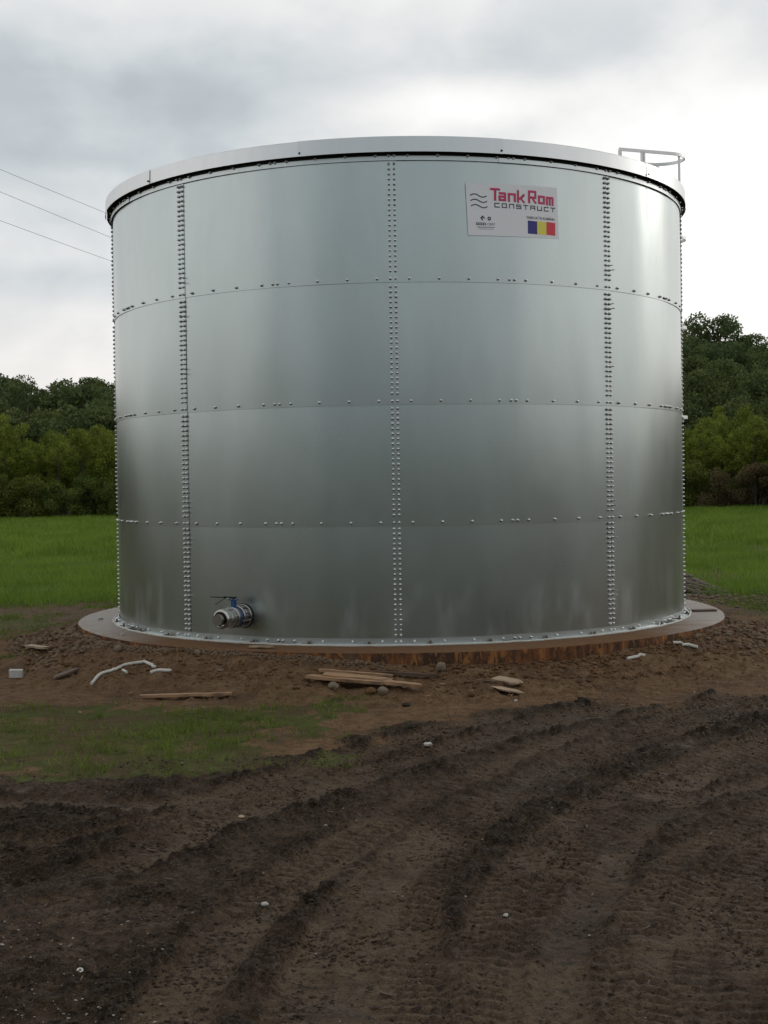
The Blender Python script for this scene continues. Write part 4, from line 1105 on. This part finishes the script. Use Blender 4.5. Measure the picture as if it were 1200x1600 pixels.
def plank(p0, p1, w, h, mt, label, seed, lift=.004, roll=0.0, jag=.3, **kw):
    return lay('plank', rough_box(plen(p0, p1), w, h, seed, .15, 7, jag), M[mt], p0, p1, lift, roll, label=label, cat='plank', group='loose wood lying round the base', **kw)
plank((483,1065), (603,1077), .10, .028, 'wood', 'pale plank end sticking out furthest left of the crossed planks', 1, .006)
plank((505,1063), (608,1073), .11, .03, 'wood', 'grey brown plank lying on top of the crossed planks', 2, .040, .08)
plank((500,1057), (612,1066), .05, .02, 'wood', 'thin bright batten along the back of the crossed planks', 3, .03)
plank((600,1077), (660,1083), .10, .028, 'wood', 'reddish plank reaching right from the crossed planks beside a stone', 4, .012)
plank((590,1056), (681,1060), .045, .03, 'oldwood', 'dark narrow batten on the soil right of the crossed planks', 5, .012)
plank((218,1093), (364,1089), .07, .022, 'wood', 'long orange brown board at the edge of the grass', 6, .004)
plank((45,1017), (71,1021), .10, .02, 'palewood', 'short pale board on the rubble at the left shoulder', 7, .03)
plank((84,1063), (120,1050), .09, .02, 'oldwood', 'short dark board behind the white foam block', 8, .01)
plank((770,1063), (808,1071), .10, .02, 'palewood', 'splintered pale board piece below the rusty rim', 9, .014, .25, .5)
plank((776,1078), (812,1083), .12, .012, 'palewood', 'flat whitish scrap of wood nearest the mud right of centre', 10, .008, .1, .6)
plank((745,1068), (772,1070), .03, .012, 'oldwood', 'thin dark splinter left of the splintered board', 11, .006)
pl = rough_box(.26, .06, .012, 12, .6, 6, .3); o = pl.build('plank', M['palewood'], None, label='small pale wood splinter lying on the slab by the left splice', cat='plank', group='loose wood lying round the base')
o.location = (-1.42, -3.56, SLAB+.014); o.rotation_euler = (0, -.03, -.35)
# stones
def stone(px, py, size, mt, label, seed, flat=.75, lift=0.2):
    bmx = bmesh.new(); bmesh.ops.create_icosphere(bmx, subdivisions=3, radius=1); rs3 = np.random.default_rng(seed)
    me = bpy.data.meshes.new('stone')
    for v in bmx.verts:
        c = v.co; d = 1+.34*(float(fbm(np.array([c.x*1.3+seed]), np.array([c.y*1.3+c.z*1.1+seed]), 3)[0])-.5)*2
        v.co = Vector((c.x*d*size, c.y*d*size*.85, c.z*d*size*flat))
    bmx.to_mesh(me); bmx.free(); me.polygons.foreach_set('use_smooth', [True]*len(me.polygons))
    p_ = on_ground(px, py); o = link('stone', me, M[mt], label=label, cat='stone', group='single stones on the soil'); o.location = (p_.x, p_.y, p_.z+size*flat*(1-lift)*.8); o.rotation_euler = (0, 0, seed)
stone(689,1047, .055, 'stone', 'round pale stone on the soil below the rim, right of centre', 1, .95)
stone(521,1078, .050, 'stone', 'rounded brown stone in front of the crossed planks', 2)
stone(597,1084, .052, 'stone', 'pale angular stone against the middle of the crossed planks', 3)
stone(579,1083, .05, 'soilclod', 'dark stone left of the pale stone at the planks', 4, .6)
stone(520,1055, .045, 'stone', 'pale stone behind the crossed planks', 5, .8)
stone(737,1088, .035, 'soilclod', 'reddish brown lump at the edge of the mud', 6, .9)
stone(635,1103, .04, 'clod', 'low dark stone on the soil below the planks', 7, .5)
stone(309,1023, .04, 'stone', 'pale stone under the rim below the outlet valve', 8, .8)
stone(185,1017, .045, 'stone', 'yellowish stone under the rim at the left', 9, .9)
stone(345,1051, .04, 'stone', 'flat grey stone right of the short white pipe', 10, .35)
stone(377,1277, .022, 'palewood', 'small tan chip lying in the dark mud left of centre', 11, .3)
stone(414,1415, .018, 'pebble', 'white pebble in the foreground mud left of centre', 12, .6)
stone(806,1096, .018, 'pebble', 'white pebble on the wet mud right of centre', 13, .6)
stone(790,1432, .014, 'pebble', 'small white pebble in the foreground mud right of centre', 14, .6)
# foam block
p_ = on_ground(25, 1058); mb = MB(); 
mb = rough_box(.125, .08, .075, 40, .05, 5, .03); o = mb.build('foam_block', M['styro'], None, label='white foam block lying at the left edge of the picture', cat='block'); o.location = p_ + Vector((0, 0, .0)); o.rotation_euler = (.05, .03, .1)
# white pipes
def pipe(pxs, r, label, lift=.012):
    pts = [on_ground(*q) for q in pxs]; P3 = []
    s_ = spline([(q.x, q.y) for q in pts], 8); zz = H_lookup(s_[:, 0], s_[:, 1])
    zz = np.convolve(np.pad(zz, 4, 'edge'), np.ones(9)/9, 'valid')
    zz = np.maximum(zz, H_lookup(s_[:, 0], s_[:, 1])-.004)
    P3 = [(a, b2, c+lift) for (a, b2), c in zip(s_, zz)]
    mb = MB(); mb.tube(P3, r, 8); mb.build('pipe_offcut', M['whiteplastic'], None, label=label, cat='pipe', group='white plastic pipe offcuts')
pipe([(143,1070),(155,1056),(175,1047),(195,1040),(225,1037),(240,1039),(242,1043)], .016, 'long curved white pipe offcut on the soil at the left')
pipe([(235,1054),(245,1050),(256,1049),(267,1052)], .017, 'short curved white pipe offcut right of the long one')
pipe([(1052,1007),(1066,1009)], .015, 'white pipe piece, left arm of the bent pair on the right mound', .02)
pipe([(1066,1010),(1078,1011),(1090,1015)], .017, 'white pipe piece, right arm of the bent pair on the right mound', .02)
pipe([(980,1031),(1007,1030)], .017, 'short straight white pipe piece below the rim at the right')
pipe([(192,1049),(198,1049)], .014, 'stub of white pipe below the long curved offcut')
pipe([(1000,996),(1009,999)], .016, 'white scrap lying on the edge of the slab at the right', .0)
# crumpled rag / can
p_ = on_ground(668, 1167)
bmx = bmesh.new(); bmesh.ops.create_icosphere(bmx, subdivisions=2, radius=.024)
rs3 = random.Random(4)
for v in bmx.verts: v.co = Vector((v.co.x*1.35, v.co.y, v.co.z*.8))*rs3.uniform(.72, 1.25)
me = bpy.data.meshes.new('crumpled_cup'); bmx.to_mesh(me); bmx.free()
o = link('crumpled_cup', me, M['styro'], label='crumpled white plastic cup trodden into the mud at the centre', cat='litter'); o.location = p_ + Vector((0, 0, .016))
# small washer ring in the foreground
p_ = on_ground(125, 1519); mb = MB(); mb.lathe([(.006, 0), (.012, 0), (.0135, .003), (.0125, .005), (.007, .004), (.007, 0)], Matrix(), 20, False, False)
o = mb.build('ring', M['whiteplastic'], None, label='small white plastic ring lying in the foreground mud', cat='ring'); o.location = p_ + Vector((0, 0, .006)); o.rotation_euler = (.35, .1, 0)
# litter bits on the slab
for x, y, L, lab in ((-3.66, -.55, .07, 'small white scrap on the slab at the far left'), (-3.05, -2.22, .045, 'tiny white crumb on the slab in front of the left wall')):
    mb = rough_box(L, .03, .02, 60, .2, 3, .1); o = mb.build('foam_scrap', M['styro'], None, label=lab, cat='scrap', group='white scraps on the slab'); o.location = (x, y, SLAB+.004); o.rotation_euler = (0, 0, .7)
# dark board on the slab, right
mb = rough_box(.30, .12, .018, 77, .05, 4, .05); o = mb.build('plank', M['oldwood'], None, label='small dark wooden board lying on the slab at the right', cat='plank', group='loose wood lying round the base')
q = P(1100, 955, SLAB); o.location = (q[0], q[1], SLAB+.004); o.rotation_euler = (0, 0, .15)
print('objects', len(bpy.data.objects))
